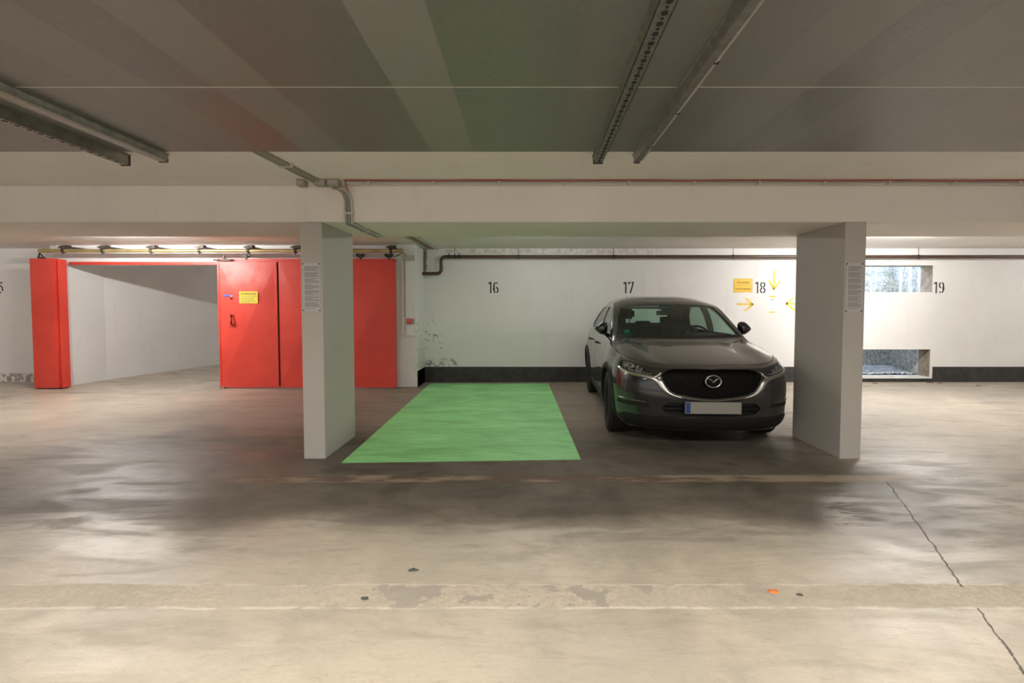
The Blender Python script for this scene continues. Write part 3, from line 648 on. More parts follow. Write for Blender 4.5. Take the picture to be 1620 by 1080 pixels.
# half width by height fraction
wf = pchip([(0, .80), (.06, .852), (.16, .878), (.35, .893), (.6, .890), (.78, .872), (.92, .850), (1, .822)])
wfr = pchip([(0, .78), (.08, .835), (.25, .862), (.5, .862), (.72, .858), (.86, .840), (1, .785)])   # at the front corner
def halfw(y, f):
    a = min(1, max(0, (y-.55)/.5)); a = a*a*(3-2*a)
    w_ = wfr(f)*(1-a)+wf(f)*a
    bell = lambda c, s: math.exp(-((y-c)/s)**2)
    hz = math.exp(-((f-.62)/.35)**2)
    w_ += (.022*bell(.92, .36)+.026*bell(3.55, .42))*hz
    w_ -= .012*math.exp(-((y-2.2)/.7)**2)*math.exp(-((f-.42)/.22)**2)       # door hollow
    if y > 3.6: w_ -= .045*((y-3.6)/.8)**2
    return w_
zc_ = pchip([(0, .785), (.05, .802), (.12, .826), (.3, .868), (.6, .925), (.9, .975), (1.08, 1.0), (1.16, 1.025), (1.30, 1.10), (1.6, 1.27), (1.9, 1.415), (2.05, 1.470), (2.2, 1.502), (2.5, 1.545), (2.8, 1.555), (3.2, 1.545), (3.6, 1.495), (3.95, 1.44), (4.03, 1.415), (4.10, 1.33), (4.22, 1.17), (4.30, 1.05), (4.35, 1.0), (LEN, .97)])
xr_ = pchip([(1.0, .785), (1.3, .770), (1.6, .735), (2.0, .680), (2.3, .650), (2.8, .635), (3.4, .61), (3.9, .575), (4.05, .57), (4.25, .62), (4.35, .65)])
zr_ = pchip([(1.0, .968), (1.16, .985), (1.3, 1.045), (1.6, 1.205), (2.0, 1.395), (2.3, 1.452), (2.8, 1.475), (3.4, 1.45), (3.9, 1.385), (4.03, 1.33), (4.12, 1.22), (4.25, 1.08), (4.33, 1.015), (LEN, .972)])
def hood(x, y, xs):
    zs = zs_(y); zc = max(zc_(y), zs+.0)
    q = min(1, abs(x)/max(xs, 1e-4))
    z = zs+(zc-zs)*(1-q**2.6)
    # raised fender crests and inner hood crease
    k = min(1, max(0, (y-.12)/.5))*max(0, min(1, (1.35-y)/.4))
    z += .030*k*math.exp(-((q-.80)/.13)**2) - .006*k*math.exp(-((q-.58)/.07)**2)
    return z
def section_top(y, xs, n1, n2, n3):
    """points from the shoulder to the centre at x>=0; returns list of (x, z)"""
    zs = zs_(y)
    g = min(1, max(0, (y-1.05)/.22)); g = g*g*(3-2*g)
    ge = 1-min(1, max(0, (y-4.28)/.10)); g *= ge
    XR = xr_(y) if y > 1.0 else .775
    XR = min(XR, xs*.935)
    xb = xs*.965; xR = XR if y > 1.05 else xs*(.775/.86)
    if y <= 1.05: xR = min(xR, xs*.93)
    def gh(x, idx, u):
        pass
    P = []
    zb = zs+.030
    zR = zr_(y); zC = zc_(y)
    for k in range(n1):                      # shoulder ledge
        t = k/n1; x = xs+(xb-xs)*t; zg = zs+(zb-zs)*math.sin(t*PI/2)
        P.append((x, hood(x, y, xs)*(1-g)+zg*g))
    for k in range(n2):                      # side glass
        t = k/n2; x = xb+(xR-xb)*t; bul = math.sin(t*PI)*min(.022, (xb-xR)*.25)*g
        x += bul; zg = zb+(zR-zb)*(t**.94)
        P.append((x, hood(min(x, xs), y, xs)*(1-g)+zg*g))
    for k in range(n3+1):                    # roof / screen / hood
        t = k/n3; x = xR*(1-t); q = x/max(xR, 1e-5); zg = zR+(zC-zR)*(1-q**(2.2+1.6*min(1, max(0, (y-1.9)/.4))*(1 if y < 4.0 else 0)))
        P.append((x, hood(x, y, xs)*(1-g)+zg*g))
    return P
YF, YR = .66, 3.95
def stations():
    S = [];
    NF = 34; NR = 22
    for i in range(NF+1): S.append(('f', i/NF*PI/2))
    y = YF+.035
    while y < YR-.01:
        S.append(('m', y)); y += .035 if (y < 2.3) else .05
    for i in range(NR+1): S.append(('r', (1-i/NR)*PI/2))
    return S
NS = 30
def build_outer():
    bm = bmesh.new(); cols = []; N1, N2, N3 = 3, 12, 26
    for kind, v in stations():
        col = []
        for j in range(NS+1):
            f = j/NS
            if kind == 'f':
                n = 2.75; W = halfw(YF, f); y0 = nose(f); D = YF-y0
                x = W*math.sin(v)**(2/n) if v > 0 else 0; y = y0+D*(1-max(0, math.cos(v))**(2/n))
                if v > PI/2-1e-6: x, y = W, YF
            elif kind == 'm': x, y = halfw(v, f), v
            else:
                n = 3.2; W = halfw(YR, f); y1 = LEN-tail(f); D = y1-YR
                x = W*math.sin(v)**(2/n) if v > 1e-6 else 0; y = y1-D*(1-max(0, math.cos(v))**(2/n))
                if v > PI/2-1e-6: x, y = W, YR
            zb, zs = zb_(y), zs_(y); col.append((x, y, zb+(zs-zb)*f))
        xs, ys, _ = col[-1]
        top = section_top(ys, xs, N1, N2, N3)
        for x, z in top[1:]: col.append((x, ys, z if xs > 1e-6 else col[NS][2]))
        bot = [(col[0][0]*(1-k/6), col[0][1], zb_(col[0][1])) for k in range(6, 0, -1)]
        cols.append(bot+col)
    R = [[bm.verts.new(p) for p in c] for c in cols]; L = [[bm.verts.new((-p[0], p[1], p[2])) for p in c] for c in cols]
    for i in range(len(cols)-1):
        for j in range(len(cols[0])-1):
            for S, fl_ in ((R, False), (L, True)):
                q = [S[i][j], S[i+1][j], S[i+1][j+1], S[i][j+1]]
                bm.faces.new(q[::-1] if fl_ else q)
    bmesh.ops.remove_doubles(bm, verts=bm.verts[:], dist=1e-5)
    bmesh.ops.dissolve_degenerate(bm, edges=bm.edges[:], dist=2e-5)
    bmesh.ops.recalc_face_normals(bm, faces=bm.faces[:])
    return bm
outer = build_outer()
BV = BVHTree.FromBMesh(outer)
def cast(o, d):
    h = BV.ray_cast(Vector(o), Vector(d).normalized())
    return (h[0], h[1]) if h[0] is not None else (None, None)
# projectors: (u, v) -> surface point, outward direction
def Pfront(x, z):                       # wraps round the nose
    n = 2.75; q = min(.9995, abs(x)/.872); y = .01+(YF-.01)*(1-(1-q**n)**(1/n))
    d = Vector((x, y-1.15, 0)).normalized()
    o = Vector((0, 1.15, z))+d*2.2; p, nn = cast(o, -d)
    return (p if p is not None else Vector((x, y, z))), d
def Pscreen(x, z): p, nn = cast((x, -1+2.0, z), (0, 1, 0)); return (p if p is not None else Vector((x, 2, z))), Vector((0, -1, 0))
def Prear(x, z): p, nn = cast((x, 6, z), (0, -1, 0)); return (p if p is not None else Vector((x, 4.2, z))), Vector((0, 1, 0))
def Pside(s):
    def f(y, z): p, nn = cast((s*2, y, z), (-s, 0, 0)); return (p if p is not None else Vector((s*.8, y, z))), Vector((s, 0, 0))
    return f
def Ptop(x, y): p, nn = cast((x, y, 3), (0, 0, -1)); return (p if p is not None else Vector((x, y, 1))), Vector((0, 0, 1))
def rows(poly, nv=14, nu=24):
    vs = [p[1] for p in poly]; lo, hi = min(vs), max(vs); out = []; n = len(poly)
    lv = sorted(set([lo+1e-4+(hi-lo-2e-4)*k/nv for k in range(nv+1)]+[v for v in vs if lo+1e-3 < v < hi-1e-3]))
    for v in lv:
        xs = []
        for i in range(n):
            (x0, y0), (x1, y1) = poly[i], poly[(i+1) % n]
            if (y0-v)*(y1-v) < 0 or (y0 == v and y1 != v): xs.append(x0+(x1-x0)*(v-y0)/(y1-y0))
        if len(xs) < 2: continue
        a, b_ = min(xs), max(xs); out.append([(a+(b_-a)*k/nu, v) for k in range(nu+1)])
    return out
def slab(poly, proj, o1, o0, nv=14, nu=24, bm=None):
    bm = bm or bmesh.new(); g = rows(poly, nv, nu); A = []; Bk = []
    for r_ in g:
        ra, rb = [], []
        for u, v in r_:
            p, d = proj(u, v); ra.append(bm.verts.new(p+d*o1)); rb.append(bm.verts.new(p+d*o0))
        A.append(ra); Bk.append(rb)
    H, W_ = len(A), len(A[0])
    for i in range(H-1):
        for j in range(W_-1):
            bm.faces.new((A[i][j], A[i][j+1], A[i+1][j+1], A[i+1][j])); bm.faces.new((Bk[i][j], Bk[i+1][j], Bk[i+1][j+1], Bk[i][j+1]))
    for i in range(H-1):
        bm.faces.new((A[i][0], A[i+1][0], Bk[i+1][0], Bk[i][0])); bm.faces.new((A[i][-1], Bk[i][-1], Bk[i+1][-1], A[i+1][-1]))
    for j in range(W_-1):
        bm.faces.new((A[0][j], Bk[0][j], Bk[0][j+1], A[0][j+1])); bm.faces.new((A[-1][j], A[-1][j+1], Bk[-1][j+1], Bk[-1][j]))
    bmesh.ops.recalc_face_normals(bm, faces=bm.faces[:])
    return bm
def smoothpath(pts, n):
    L = len(pts); f = [pchip([(i, p[k]) for i, p in enumerate(pts)]) for k in range(len(pts[0]))]
    return [tuple(g(i*(L-1)/n) for g in f) for i in range(n+1)]
def strip(path, proj, raise_, n=60, sink=.006, bm=None, crown=1.0):
    """path: (u, v, halfwidth) -> raised bar lying on the body"""
    bm = bm or bmesh.new(); P = smoothpath(path, n); rings = []
    for i, (u, v, hw) in enumerate(P):
        a, b_ = P[max(0, i-1)], P[min(n, i+1)]; du, dv = b_[0]-a[0], b_[1]-a[1]; l = math.hypot(du, dv) or 1; nu, nv = -dv/l, du/l
        ring = []
        for s in (-1, -.6, 0, .6, 1):
            p, d = proj(u+nu*hw*s, v+nv*hw*s); ring.append(bm.verts.new(p+d*(raise_*(1-crown*s*s*.7))))
        for s in (1, -1):
            p, d = proj(u+nu*hw*s, v+nv*hw*s); ring.append(bm.verts.new(p-d*sink))
        rings.append(ring)
    m = len(rings[0])
    for i in range(n):
        for k in range(m): bm.faces.new((rings[i][k], rings[i][(k+1) % m], rings[i+1][(k+1) % m], rings[i+1][k]))
    bm.faces.new(rings[0]); bm.faces.new(rings[-1][::-1])
    bmesh.ops.recalc_face_normals(bm, faces=bm.faces[:]); return bm
def mirror(poly): return [(-u, *r_) for u, *r_ in poly][::-1]

CAR = empty('parked_car', (1.775, 4.735, 0), 'dark grey metallic compact car parked nose-out in bay 17', 'car', rotz=math.radians(-2.6))
FA, RA, WR = .90, 3.555, .342
GRILLE = [(-.36, .795), (-.10, .797), (.10, .797), (.36, .795), (.43, .780), (.475, .745), (.465, .70), (.43, .64), (.385, .59), (.33, .562), (.20, .538), (.0, .522), (-.20, .538), (-.33, .562), (-.385, .59), (-.43, .64), (-.465, .70), (-.475, .745), (-.43, .780)]
HEAD = [(.50, .728), (.60, .735), (.72, .750), (.80, .770), (.845, .800), (.852, .835), (.825, .842), (.76, .830), (.66, .795), (.56, .752)]
INTAKE = [(-.44, .455), (-.40, .478), (.40, .478), (.44, .455), (.47, .42), (.42, .375), (.30, .355), (-.30, .355), (-.42, .375), (-.47, .42)]
WS = [(-.735, 1.045), (-.3, 1.032), (0, 1.030), (.3, 1.032), (.735, 1.045), (.708, 1.13), (.672, 1.24), (.622, 1.365), (.60, 1.395), (.3, 1.425), (0, 1.434), (-.3, 1.425), (-.60, 1.395), (-.622, 1.365), (-.672, 1.24), (-.708, 1.13)]
RW = [(-.60, 1.12), (.60, 1.12), (.54, 1.34), (.50, 1.365), (-.50, 1.365), (-.54, 1.34)]
SF = [(1.46, 1.055), (2.46, 1.055), (2.46, 1.40), (2.28, 1.395), (2.10, 1.372), (1.95, 1.325), (1.60, 1.14)]
SR = [(2.545, 1.055), (3.50, 1.075), (3.62, 1.12), (3.50, 1.25), (3.25, 1.36), (3.0, 1.392), (2.545, 1.40)]
# cavity
def cavity():
    bm = bmesh.new(); cols = []; y = 1.16
    ys = []
    while y < 4.17: ys.append(y); y += .06
    for y in ys:
        xs = halfw(min(y, YR), 1.0); top = section_top(y, xs, 2, 10, 16)
        c = [(.0, .50), (.40, .50), (.74, .50), (.765, .8)]
        yy = min(zs_(y)-.03, zc_(y)-.075); c.append((.765, yy))
        for x, z in top[3:]:
            c.append((max(0, min(.765, x-.050 if x > .05 else x*.5)), max(yy+.001, z-.042)))
        c[-1] = (0, c[-1][1]); cols.append([(x, y, z) for x, z in c])
    R = [[bm.verts.new(p) for p in c] for c in cols]; L = [[bm.verts.new((-p[0], p[1], p[2])) for p in c] for c in cols]
    for i in range(len(cols)-1):
        for j in range(len(cols[0])-1):
            bm.faces.new((R[i][j], R[i+1][j], R[i+1][j+1], R[i][j+1])); bm.faces.new((L[i][j], L[i][j+1], L[i+1][j+1], L[i+1][j]))
    bmesh.ops.remove_doubles(bm, verts=bm.verts[:], dist=1e-4)
    bmesh.ops.holes_fill(bm, edges=[e for e in bm.edges if e.is_boundary], sides=0)
    bmesh.ops.recalc_face_normals(bm, faces=bm.faces[:]); return bm
def tmp(bm):
    me = bpy.data.meshes.new('t'); bm.to_mesh(me); bm.free(); o = bpy.data.objects.new('t', me); C.objects.link(o); return o
def subtract(base, cutters):
    for c in cutters:
        md = base.modifiers.new('b', 'BOOLEAN'); md.operation = 'DIFFERENCE'; md.solver = 'EXACT'; md.object = c
        bpy.context.view_layer.update()
        me = bpy.data.meshes.new_from_object(base.evaluated_get(bpy.context.evaluated_depsgraph_get()))
        n0 = len(base.data.polygons); base.modifiers.clear(); print('bool', n0, len(me.polygons))
        if len(me.polygons) > 500: base.data = me
        bpy.data.objects.remove(c)
body = tmp(outer.copy())
cyl = lambda y, s: lathe(bmesh.new(), [(.375, .52), (.375, 1.1)], Matrix.Translation((0, y, .345)) @ Matrix.Rotation(s*PI/2, 4, 'Y'), 48)
cut = [tmp(cavity())]
cut += [tmp(cyl(y, s)) for y in (FA, RA) for s in (1, -1)]
cut += [tmp(slab(WS, Pscreen, .25, -.30, 16, 30)), tmp(slab(RW, Prear, .3, -.25, 8, 14))]
for s in (1, -1): cut += [tmp(slab(SF, Pside(s), .2, -.16, 12, 20)), tmp(slab(SR, Pside(s), .2, -.16, 12, 20))]
cut += [tmp(slab(GRILLE, Pfront, .2, -.055, 16, 40)), tmp(slab(INTAKE, Pfront, .2, -.05, 8, 30))]
cut += [tmp(slab(HEAD, Pfront, .2, -.06, 10, 20)), tmp(slab(mirror(HEAD), Pfront, .2, -.06, 10, 20))]
subtract(body, cut)
bm = bmesh.new(); bm.from_mesh(body.data); bpy.data.objects.remove(body)
bmesh.ops.remove_doubles(bm, verts=bm.verts[:], dist=5e-5)
obj('body_shell', bm, M['paint'], CAR, sharp=32)
# glass
g = obj('windscreen', slab(WS, Pscreen, -.006, -.010, 16, 30), M['glass'], CAR, sharp=60)
obj('rear_window', slab(RW, Prear, -.006, -.010, 8, 14), M['glass'], CAR, sharp=60)
for s in (1, -1):
    obj('side_window', slab(SF, Pside(s), -.006, -.010, 12, 20), M['darkglass'], CAR, sharp=60)
    obj('side_window', slab(SR, Pside(s), -.006, -.010, 12, 20), M['darkglass'], CAR, sharp=60)
    # black window surround and pillar
    obj('window_trim', strip([(1.42, 1.038, .010), (2.5, 1.038, .010), (3.45, 1.056, .010), (3.66, 1.10, .010)], Pside(s), .006, 40), M['gloss'], CAR, sharp=40)
    obj('window_trim', strip([(1.44, 1.06, .008), (1.58, 1.15, .008), (1.94, 1.345, .008), (2.12, 1.393, .008), (2.50, 1.42, .008), (3.02, 1.412, .008), (3.28, 1.38, .008), (3.53, 1.265, .008), (3.66, 1.11, .008)], Pside(s), .005, 60), M['gloss'], CAR, sharp=40)
    obj('door_pillar', strip([(2.503, 1.05, .045), (2.503, 1.40, .045)], Pside(s), .003, 14, crown=0), M['gloss'], CAR, sharp=40)
# black frit round the screen
fr = [(-.735, 1.050, .010), (0, 1.036, .012), (.735, 1.050, .010)]
obj('cowl_panel', strip(fr, Pscreen, .004, 40, crown=0), M['clad'], CAR, sharp=40)
for s in (1, -1): obj('pillar_seal', strip([(s*.735, 1.045, .007), (s*.708, 1.13, .008), (s*.672, 1.24, .008), (s*.622, 1.365, .008)], Pscreen, .003, 24, crown=0), M['gloss'], CAR, sharp=40)
obj('header_band', strip([(-.50, 1.420, .014), (0, 1.430, .016), (.50, 1.420, .014)], Pscreen, -.004, 30, sink=.012, crown=0), M['gloss'], CAR)
# grille
gr = obj('grille', slab(GRILLE, Pfront, -.040, -.052, 16, 40), M['mesh'], CAR, sharp=50)
bm = bmesh.new(); G2 = rows(GRILLE, 16, 1)
def inside(poly, x, y):
    c = False; n = len(poly)
    for i in range(n):
        (x0, y0), (x1, y1) = poly[i], poly[(i+1) % n]
        if (y0 > y) != (y1 > y) and x < (x1-x0)*(y-y0)/(y1-y0)+x0: c = not c
    return c
k = 0; z = .535
while z < .79:
    x = -.46+(.02 if k % 2 else 0)
    while x < .47:
        if inside(GRILLE, x, z) and inside(GRILLE, x+.012, z+.008) and inside(GRILLE, x-.012, z):
            p, d = Pfront(x, z); q = Matrix.Translation(p-d*.042) @ d.to_track_quat('Z', 'Y').to_matrix().to_4x4()
            vs = [bm.verts.new(q @ Vector((a, b_, c))) for a, b_, c in ((-.015, 0, 0), (0, -.008, 0), (.015, 0, 0), (0, .008, 0), (0, 0, .010))]
            for a in range(4): bm.faces.new((vs[a], vs[(a+1) % 4], vs[4]))
        x += .04
    z += .0125; k += 1
tag(obj('grille_mesh', bm, M['mesh'], gr), 'pattern of small raised black lozenges')
WING = [(-.850, .785, .006), (-.80, .750, .011), (-.70, .733, .014), (-.60, .718, .016), (-.535, .702, .022), (-.490, .670, .028), (-.458, .625, .027), (-.412, .580, .020), (-.34, .545, .013), (-.2, .520, .009), (0, .506, .008)]
wing = WING+[(-u, v, h) for u, v, h in WING[:-1][::-1]]
obj('grille_surround', strip(wing, Pfront, .016, 130, crown=.8), M['chrome'], CAR, sharp=50)
for s in (1, -1): obj('grille_corner', strip([(s*.535, .712, .011), (s*.495, .742, .012), (s*.475, .765, .006)], Pfront, .014, 12, crown=.8), M['chrome'], CAR, sharp=50)
# emblem
em = empty('t', (0, 0, 0), None, None); bpy.data.objects.remove(em)
p, d = Pfront(0, .688); yE = p.y-.012
oval = [(.072*math.cos(t), yE, .688+.056*math.sin(t)*(1 if math.sin(t) > 0 else .98)) for t in [2*PI*k/40 for k in range(40)]]
E = obj('emblem', T(oval, .0078, 8, True), M['chrome'], CAR, smooth=True)
wl = [(-.070, .709), (-.05, .714), (-.030, .710), (-.012, .694), (0, .679), (.012, .694), (.030, .710), (.05, .714), (.070, .709)]
obj('emblem_wing', T([(x, yE-.001, z) for x, z in wl], [.004, .006, .007, .0075, .008, .0075, .007, .006, .004], 8), M['chrome'], E, smooth=True)
obj('emblem_mount', lathe(bmesh.new(), [(.05, 0), (.05, .045)], Matrix.Translation((0, yE+.008, .688)) @ Matrix.Rotation(-PI/2, 4, 'X') @ Matrix.Diagonal((1.35, 1.05, 1, 1)), 28), M['mesh'], E)
# lower intake, plate, bumper details
obj('lower_intake', slab(INTAKE, Pfront, -.035, -.048, 6, 30), M['clad'], CAR)
for z in (.40, .44): obj('intake_slat', strip([(-.44, z, .005), (.44, z, .005)], Pfront, -.015, 30, sink=.035), M['clad'], CAR)
p, d = Pfront(0, .44)
PL = empty('x', (0,0,0), None, None); bpy.data.objects.remove(PL)
pl = obj('number_plate', B(-.26, .26, p.y-.028, p.y-.020, .385, .495, bev=.003), M['platewhite'], CAR)
obj('plate_band', B(-.255, -.212, p.y-.0295, p.y-.028, .39, .49), M['plateblue'], pl)
obj('plate_holder', B(-.27, .27, p.y-.020, p.y+.012, .375, .503, bev=.004), M['clad'], pl)
LIP = [(-.80, .215), (.80, .215), (.84, .30), (.80, .335), (.45, .325), (.30, .345), (-.30, .345), (-.45, .325), (-.80, .335), (-.84, .30)]
obj('bumper_lip', slab(LIP, Pfront, .010, -.02, 8, 60), M['clad'], CAR, sharp=40)
for s in (1, -1):
    obj('bumper_blade', strip([(s*.83, .487, .004), (s*.76, .480, .006), (s*.60, .470, .005)], Pfront, .012, 20), M['chrome'], CAR, sharp=50)
    obj('bumper_recess', slab([(min(s*.84, s*.56), .425), (max(s*.84, s*.56), .425), (max(s*.84, s*.60), .462), (min(s*.84, s*.60), .462)][::1], Pfront, .003, -.02, 3, 14), M['clad'], CAR)
# hood shut line
hl = [(-.80, .872, .0), (0, 0, 0)]
HLp = [(-.775, .53), (-.70, .36), (-.60, .235), (-.46, .17), (-.25, .135), (0, .125), (.25, .135), (.46, .17), (.60, .235), (.70, .36), (.775, .53)]
obj('hood_seam', strip([(x, y, .0028) for x, y in HLp], Ptop, .0010, 90, sink=.003, crown=0), M['galvdark'], CAR)
for s in (1, -1): obj('hood_seam', strip([(s*.785, .53, .0025), (s*.80, .8, .0025), (s*.785, 1.12, .0025)], Ptop, .0008, 40, sink=.003, crown=0), M['galvdark'], CAR)
# headlamps
for s in (1, -1):
    H_ = HEAD if s > 0 else mirror(HEAD)
    h = obj('headlamp', slab(H_, Pfront, -.048, -.058, 8, 16), M['gloss'], CAR)
    obj('lamp_cover', slab(H_, Pfront, .001, -.003, 10, 20), M['clear'], h, sharp=50)
    for xx, zz, rr in ((.690, .783, .031), (.775, .805, .027)):
        p, d = Pfront(s*xx, zz); d2 = (d+Vector((0, -.9, 0))).normalized()
        q = Matrix.Translation(p-d*.030) @ d2.to_track_quat('Z', 'Y').to_matrix().to_4x4()
        obj('lamp_ring', lathe(bmesh.new(), [(rr, -.012), (rr, .010), (rr*.80, .012), (rr*.76, .0), (rr*.70, -.008)], q, 28), M['lens'], h, smooth=True)
        obj('projector_lens', lathe(bmesh.new(), [(rr*.68, -.004), (rr*.6, .006), (rr*.35, .012), (0, .014)], q, 28), mat('smoky_projector_lens', (.10, .10, .11), .08, coat=1.0), h, smooth=True)
    obj('lamp_reflector', slab([(min(s*.74, s*.846), .785), (max(s*.74, s*.846), .785), (max(s*.74, s*.846), .832), (min(s*.74, s*.846), .832)], Pfront, -.040, -.046, 3, 8), M['lens'], h)
    obj('light_bar', strip([(s*.56, .742, .003), (s*.68, .752, .003), (s*.78, .772, .004)], Pfront, -.02, 20, sink=.03), M['lens'], h)
# wheel arch cladding, sills, wheels
for s in (1, -1):
    for ya in (FA, RA):
        bm = bmesh.new(); Ps = Pside(s); A = []
        for k in range(41):
            a = math.radians(-12+204*k/40); ring = []
            for rr, off in ((.372, -.03), (.372, .014), (.385, .020), (.425, .016), (.436, .004), (.436, -.03)):
                y, z = ya+rr*math.cos(a), .345+rr*math.sin(a); z = max(z, .20)
                p, d = Ps(ya+max(rr, .39)*math.cos(a), max(.22, .345+max(rr, .39)*math.sin(a)))
                ring.append(bm.verts.new((p.x+s*off, y, z)))
            A.append(ring)
        for i in range(40):
            for k in range(6): bm.faces.new((A[i][k], A[i][(k+1) % 6], A[i+1][(k+1) % 6], A[i+1][k]))
        bm.faces.new(A[0]); bm.faces.new(A[-1][::-1]); obj('arch_cladding', bm, M['clad'], CAR, sharp=40)
    SILL = [(1.28, .20), (3.17, .20), (3.13, .325), (3.0, .335), (1.45, .335), (1.33, .325)]
    obj('sill_cladding', slab(SILL, Pside(s), .016, -.02, 6, 40), M['clad'], CAR, sharp=40)
    for yy, a, b_ in ((1.42, .35, .96), (2.50, .35, 1.02), (3.40, .72, 1.03)): obj('door_seam', strip([(yy, a, .003), (yy+(.06 if yy > 3 else 0), b_, .003)], Pside(s), .0008, 16, sink=.003, crown=0), M['galvdark'], CAR)
    for yy in (2.33, 3.24):
        p, d = Pside(s)(yy, .90); obj('door_handle', T([(p.x, yy-.09, .90), (p.x+s*.035, yy-.07, .905), (p.x+s*.035, yy+.07, .905), (p.x, yy+.09, .90)], .011, 8), M['paint'], CAR, smooth=True)
    # mirror
    mb = bmesh.new(); c = Vector((s*.885, 1.60, 1.128))
    bmesh.ops.create_uvsphere(mb, u_segments=28, v_segments=18, radius=1)
    for v in mb.verts:
        x, y, z = v.co; pw = lambda q, e: math.copysign(abs(q)**e, q)
        x, z = pw(x, .75), pw(z, .75); o_ = x*s                       # o_: -1 inner .. 1 outer
        taper = 1-.50*max(0, o_)
        v.co = c+Vector((s*o_*.082, y*(.085 if y < 0 else .03), z*.080*taper+.016*(-o_)*(1 if z > 0 else .2)+(.010*o_ if z < 0 else 0)))
    mr = obj('side_mirror', mb, M['gloss'], CAR, smooth=True)
    bm = T([(s*.80, 1.55, 1.035), (s*.83, 1.58, 1.055), (s*.87, 1.60, 1.08)], [.028, .022, .02], 10); obj('mirror_arm', bm, M['gloss'], mr, smooth=True)
    bm = bmesh.new(); lathe(bm, [(.9, 0), (.9, .004)], Matrix.Translation(c+Vector((0, .022, 0))) @ Matrix.Rotation(-PI/2, 4, 'X') @ Matrix.Diagonal((.075, .055, 1, 1)), 24); obj('mirror_glass', bm, M['lens'], mr)
    for ya in (FA, RA):
        m0 = Matrix.Translation((s*.785, ya, WR)) @ Matrix.Rotation(s*PI/2, 4, 'Y')     # local z outward
        if ya == FA: m0 = Matrix.Translation((s*.785, ya, WR)) @ Matrix.Rotation(math.radians(-2), 4, 'Z') @ Matrix.Rotation(s*PI/2, 4, 'Y')
        bm = lathe(bmesh.new(), [(.222, -.11), (.224, .04), (.236, .062), (.232, .072), (.215, .055), (.205, .04), (.205, -.11), (.222, -.11)], m0, 48, caps=False)
        wh = obj('wheel', bm, M['rim'], CAR, sharp=40)
        tp = [(.228, -.098), (.26, -.108), (.305, -.109), (.330, -.100), (.340, -.085), (.342, -.060)]
        for g_ in (-.045, 0, .045): tp += [(.342, g_-.006), (.334, g_-.005), (.334, g_+.005), (.342, g_+.006)]
        tp += [(.342, .060), (.340, .085), (.330, .100), (.305, .109), (.26, .108), (.230, .095), (.224, .07), (.223, 0), (.228, -.098)]
        obj('tyre', lathe(bmesh.new(), tp, m0, 64, caps=False), M['tyre'], wh, sharp=50)
        for k in range(5):
            for dl in (-.17, .17):
                a = 2*PI*k/5+dl*.55; a2 = 2*PI*k/5+dl*1.25
                bm = bmesh.new(); P0 = Vector((math.cos(a)*.045, math.sin(a)*.045, .045)); P1 = Vector((math.cos(a2)*.222, math.sin(a2)*.222, .058))
                t_ = (P1-P0).normalized(); sd = t_.cross(Vector((0, 0, 1))).normalized(); vs = []
                for P_, wd in ((P0, .018), (P1, .014)):
                    for sx, sz in ((-1, 0), (1, 0), (.7, -.03), (-.7, -.03)): vs.append(bm.verts.new(m0 @ (P_+sd*wd*sx+Vector((0, 0, sz)))))
                for q in ((0,1,2,3), (7,6,5,4), (0,4,5,1), (1,5,6,2), (2,6,7,3), (3,7,4,0)): bm.faces.new([vs[i] for i in q])
                obj('spoke', bm, M['rim'], wh)
        obj('hub_cap', lathe(bmesh.new(), [(.055, .0), (.055, .046), (.03, .056), (0, .057)], m0, 24), M['rim'], wh, smooth=True)
        obj('brake_disc', lathe(bmesh.new(), [(.15, -.02), (.15, -.005)], m0, 32), M['disc'], wh); obj('hub_carrier', lathe(bmesh.new(), [(.20, -.10), (.20, -.085)], m0, 32), M['clad'], wh)
# underbody floor
obj('underbody', B(-.74, .74, .55, 4.0, .20, .26), M['clad'], CAR)
# interior
bm = bmesh.new()
prism(bm, [(1.19, .85), (1.19, 1.005), (1.30, 1.015), (1.55, 1.02), (1.75, 1.0), (1.82, .93), (1.80, .80), (1.70, .70), (1.6, .55), (1.30, .55)], lambda u, v, d: (d, u, v), -.72, .72); obj('dashboard', bm, M['cabin'], CAR)
bm = bmesh.new(); prism(bm, [(1.52, .99), (1.56, 1.055), (1.66, 1.07), (1.80, 1.06), (1.82, .98)], lambda u, v, d: (d, u, v), .20, .54); obj('instrument_hood', bm, M['cabin'], CAR)
sw = Matrix.Translation((.37, 1.93, .985)) @ Matrix.Rotation(math.radians(-65), 4, 'X')
st = obj('steering_wheel', T([sw @ Vector((.178*math.cos(a), .178*math.sin(a), 0)) for a in [2*PI*k/36 for k in range(36)]], .014, 10, True), M['gloss'], CAR, smooth=True)
bm = bmesh.new(); lathe(bm, [(.06, -.03), (.06, .01), (.05, .02)], sw, 20); tube(bm, [sw @ Vector((-.175, 0, 0)), sw @ Vector((.175, 0, 0))], .012, 6); tube(bm, [sw @ Vector((0, 0, 0)), sw @ Vector((0, -.175, 0))], .012, 6); obj('wheel_hub', bm, M['cabin'], st)
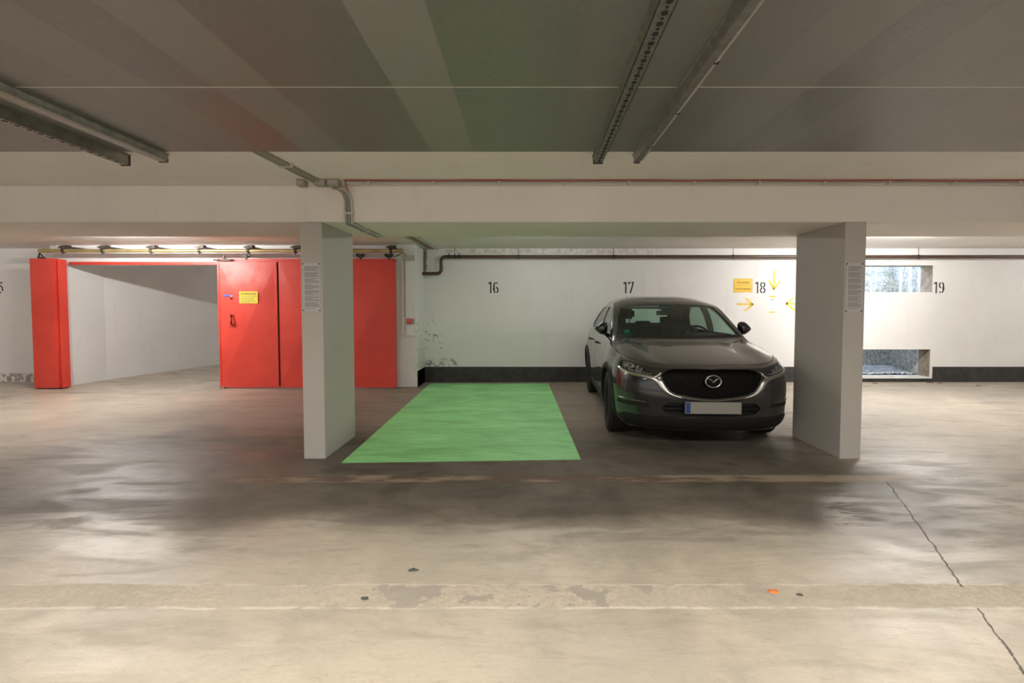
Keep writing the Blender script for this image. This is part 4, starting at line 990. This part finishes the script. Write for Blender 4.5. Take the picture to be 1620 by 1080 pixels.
def seat(x):
    bm = bmesh.new(); prism(bm, [(2.25, .52), (2.25, .66), (2.72, .62), (2.74, .52)], lambda u, v, d: (d, u, v), x-.24, x+.24)
    bmesh.ops.bevel(bm, geom=bm.edges[:], offset=.03, segments=3, affect='EDGES'); so = obj('seat', bm, M['seatm'], CAR, sharp=50)
    bm = bmesh.new(); box(bm, x-.24, x+.24, 0, .13, 0, .60); bmesh.ops.bevel(bm, geom=bm.edges[:], offset=.045, segments=4, affect='EDGES')
    for v in bm.verts: 
        v.co.x = x+(v.co.x-x)*(1-.22*max(0, v.co.z-.35)/.25)
        v.co = Matrix.Translation((0, 2.66, .60)) @ Matrix.Rotation(math.radians(-18), 4, 'X') @ v.co
    obj('backrest', bm, M['seatm'], so, sharp=50)
    bm = bmesh.new(); box(bm, x-.125, x+.125, .02, .11, .66, .82); bmesh.ops.bevel(bm, geom=bm.edges[:], offset=.035, segments=4, affect='EDGES'); 
    for v in bm.verts: v.co = Matrix.Translation((0, 2.66, .60)) @ Matrix.Rotation(math.radians(-16), 4, 'X') @ v.co
    obj('headrest', bm, M['seatm'], so, sharp=50)
    bm = bmesh.new()
    for dx in (-.05, .05): tube(bm, [Matrix.Translation((0, 2.66, .60)) @ Matrix.Rotation(math.radians(-17), 4, 'X') @ Vector((x+dx, .065, z)) for z in (.56, .68)], .006, 6)
    obj('headrest_post', bm, M['chrome'], so)
seat(.37); seat(-.37)
bm = bmesh.new(); box(bm, -.66, .66, 3.10, 3.45, .52, .66); box(bm, -.66, .66, 3.46, 3.60, .60, 1.12); bmesh.ops.bevel(bm, geom=bm.edges[:], offset=.04, segments=3, affect='EDGES'); rs = obj('rear_bench', bm, M['seatm'], CAR, sharp=50)
for x in (-.40, .40, 0): bm = B(x-.12, x+.12, 3.52, 3.61, 1.10, 1.24 if x else 1.17, bev=.03); obj('rear_headrest', bm, M['seatm'], rs)
bm = B(-.125, .125, 1.93, 1.96, 1.285, 1.345, bev=.014); mr = obj('rear_view_mirror', bm, M['gloss'], CAR)
obj('mirror_stalk', B(-.06, .06, 1.80, 1.935, 1.315, 1.375, bev=.012), M['cabin'], mr)
p, d = Pscreen(0, 1.40); obj('sensor_housing', B(-.085, .085, p.y+.015, p.y+.16, 1.355, 1.425, bev=.015), M['gloss'], CAR)
p, d = Pscreen(-.60, 1.085); obj('green_sticker', lathe(bmesh.new(), [(.036, 0), (.036, .001)], Matrix.Translation((-.60, p.y+.013, 1.088)) @ Matrix.Rotation(math.radians(-60), 4, 'X'), 24), M['stick'], CAR)
# wipers
obj('wiper', T([(-.55, Pscreen(-.55, 1.052)[0].y-.012, 1.046), (-.1, Pscreen(-.1, 1.052)[0].y-.014, 1.044)], .007, 6), M['clad'], CAR); obj('wiper', T([(.02, Pscreen(.02, 1.052)[0].y-.012, 1.046), (.6, Pscreen(.6, 1.06)[0].y-.014, 1.055)], .007, 6), M['clad'], CAR)
# roof fin
bm = bmesh.new(); prism(bm, [(3.62, 1.48), (3.70, 1.545), (3.78, 1.55), (3.82, 1.46)], lambda u, v, d: (d, u, v), -.012, .012); obj('roof_antenna', bm, M['paint'], CAR)
# tail lamps
for s in (1, -1): obj('tail_lamp', slab([(min(s*.50, s*.80), .88), (max(s*.50, s*.80), .88), (max(s*.55, s*.78), .96), (min(s*.55, s*.78), .96)], Prear, .006, -.01, 4, 10), mat('red_tail_lens', (.35, .01, .01), .15), CAR)
outer.free()
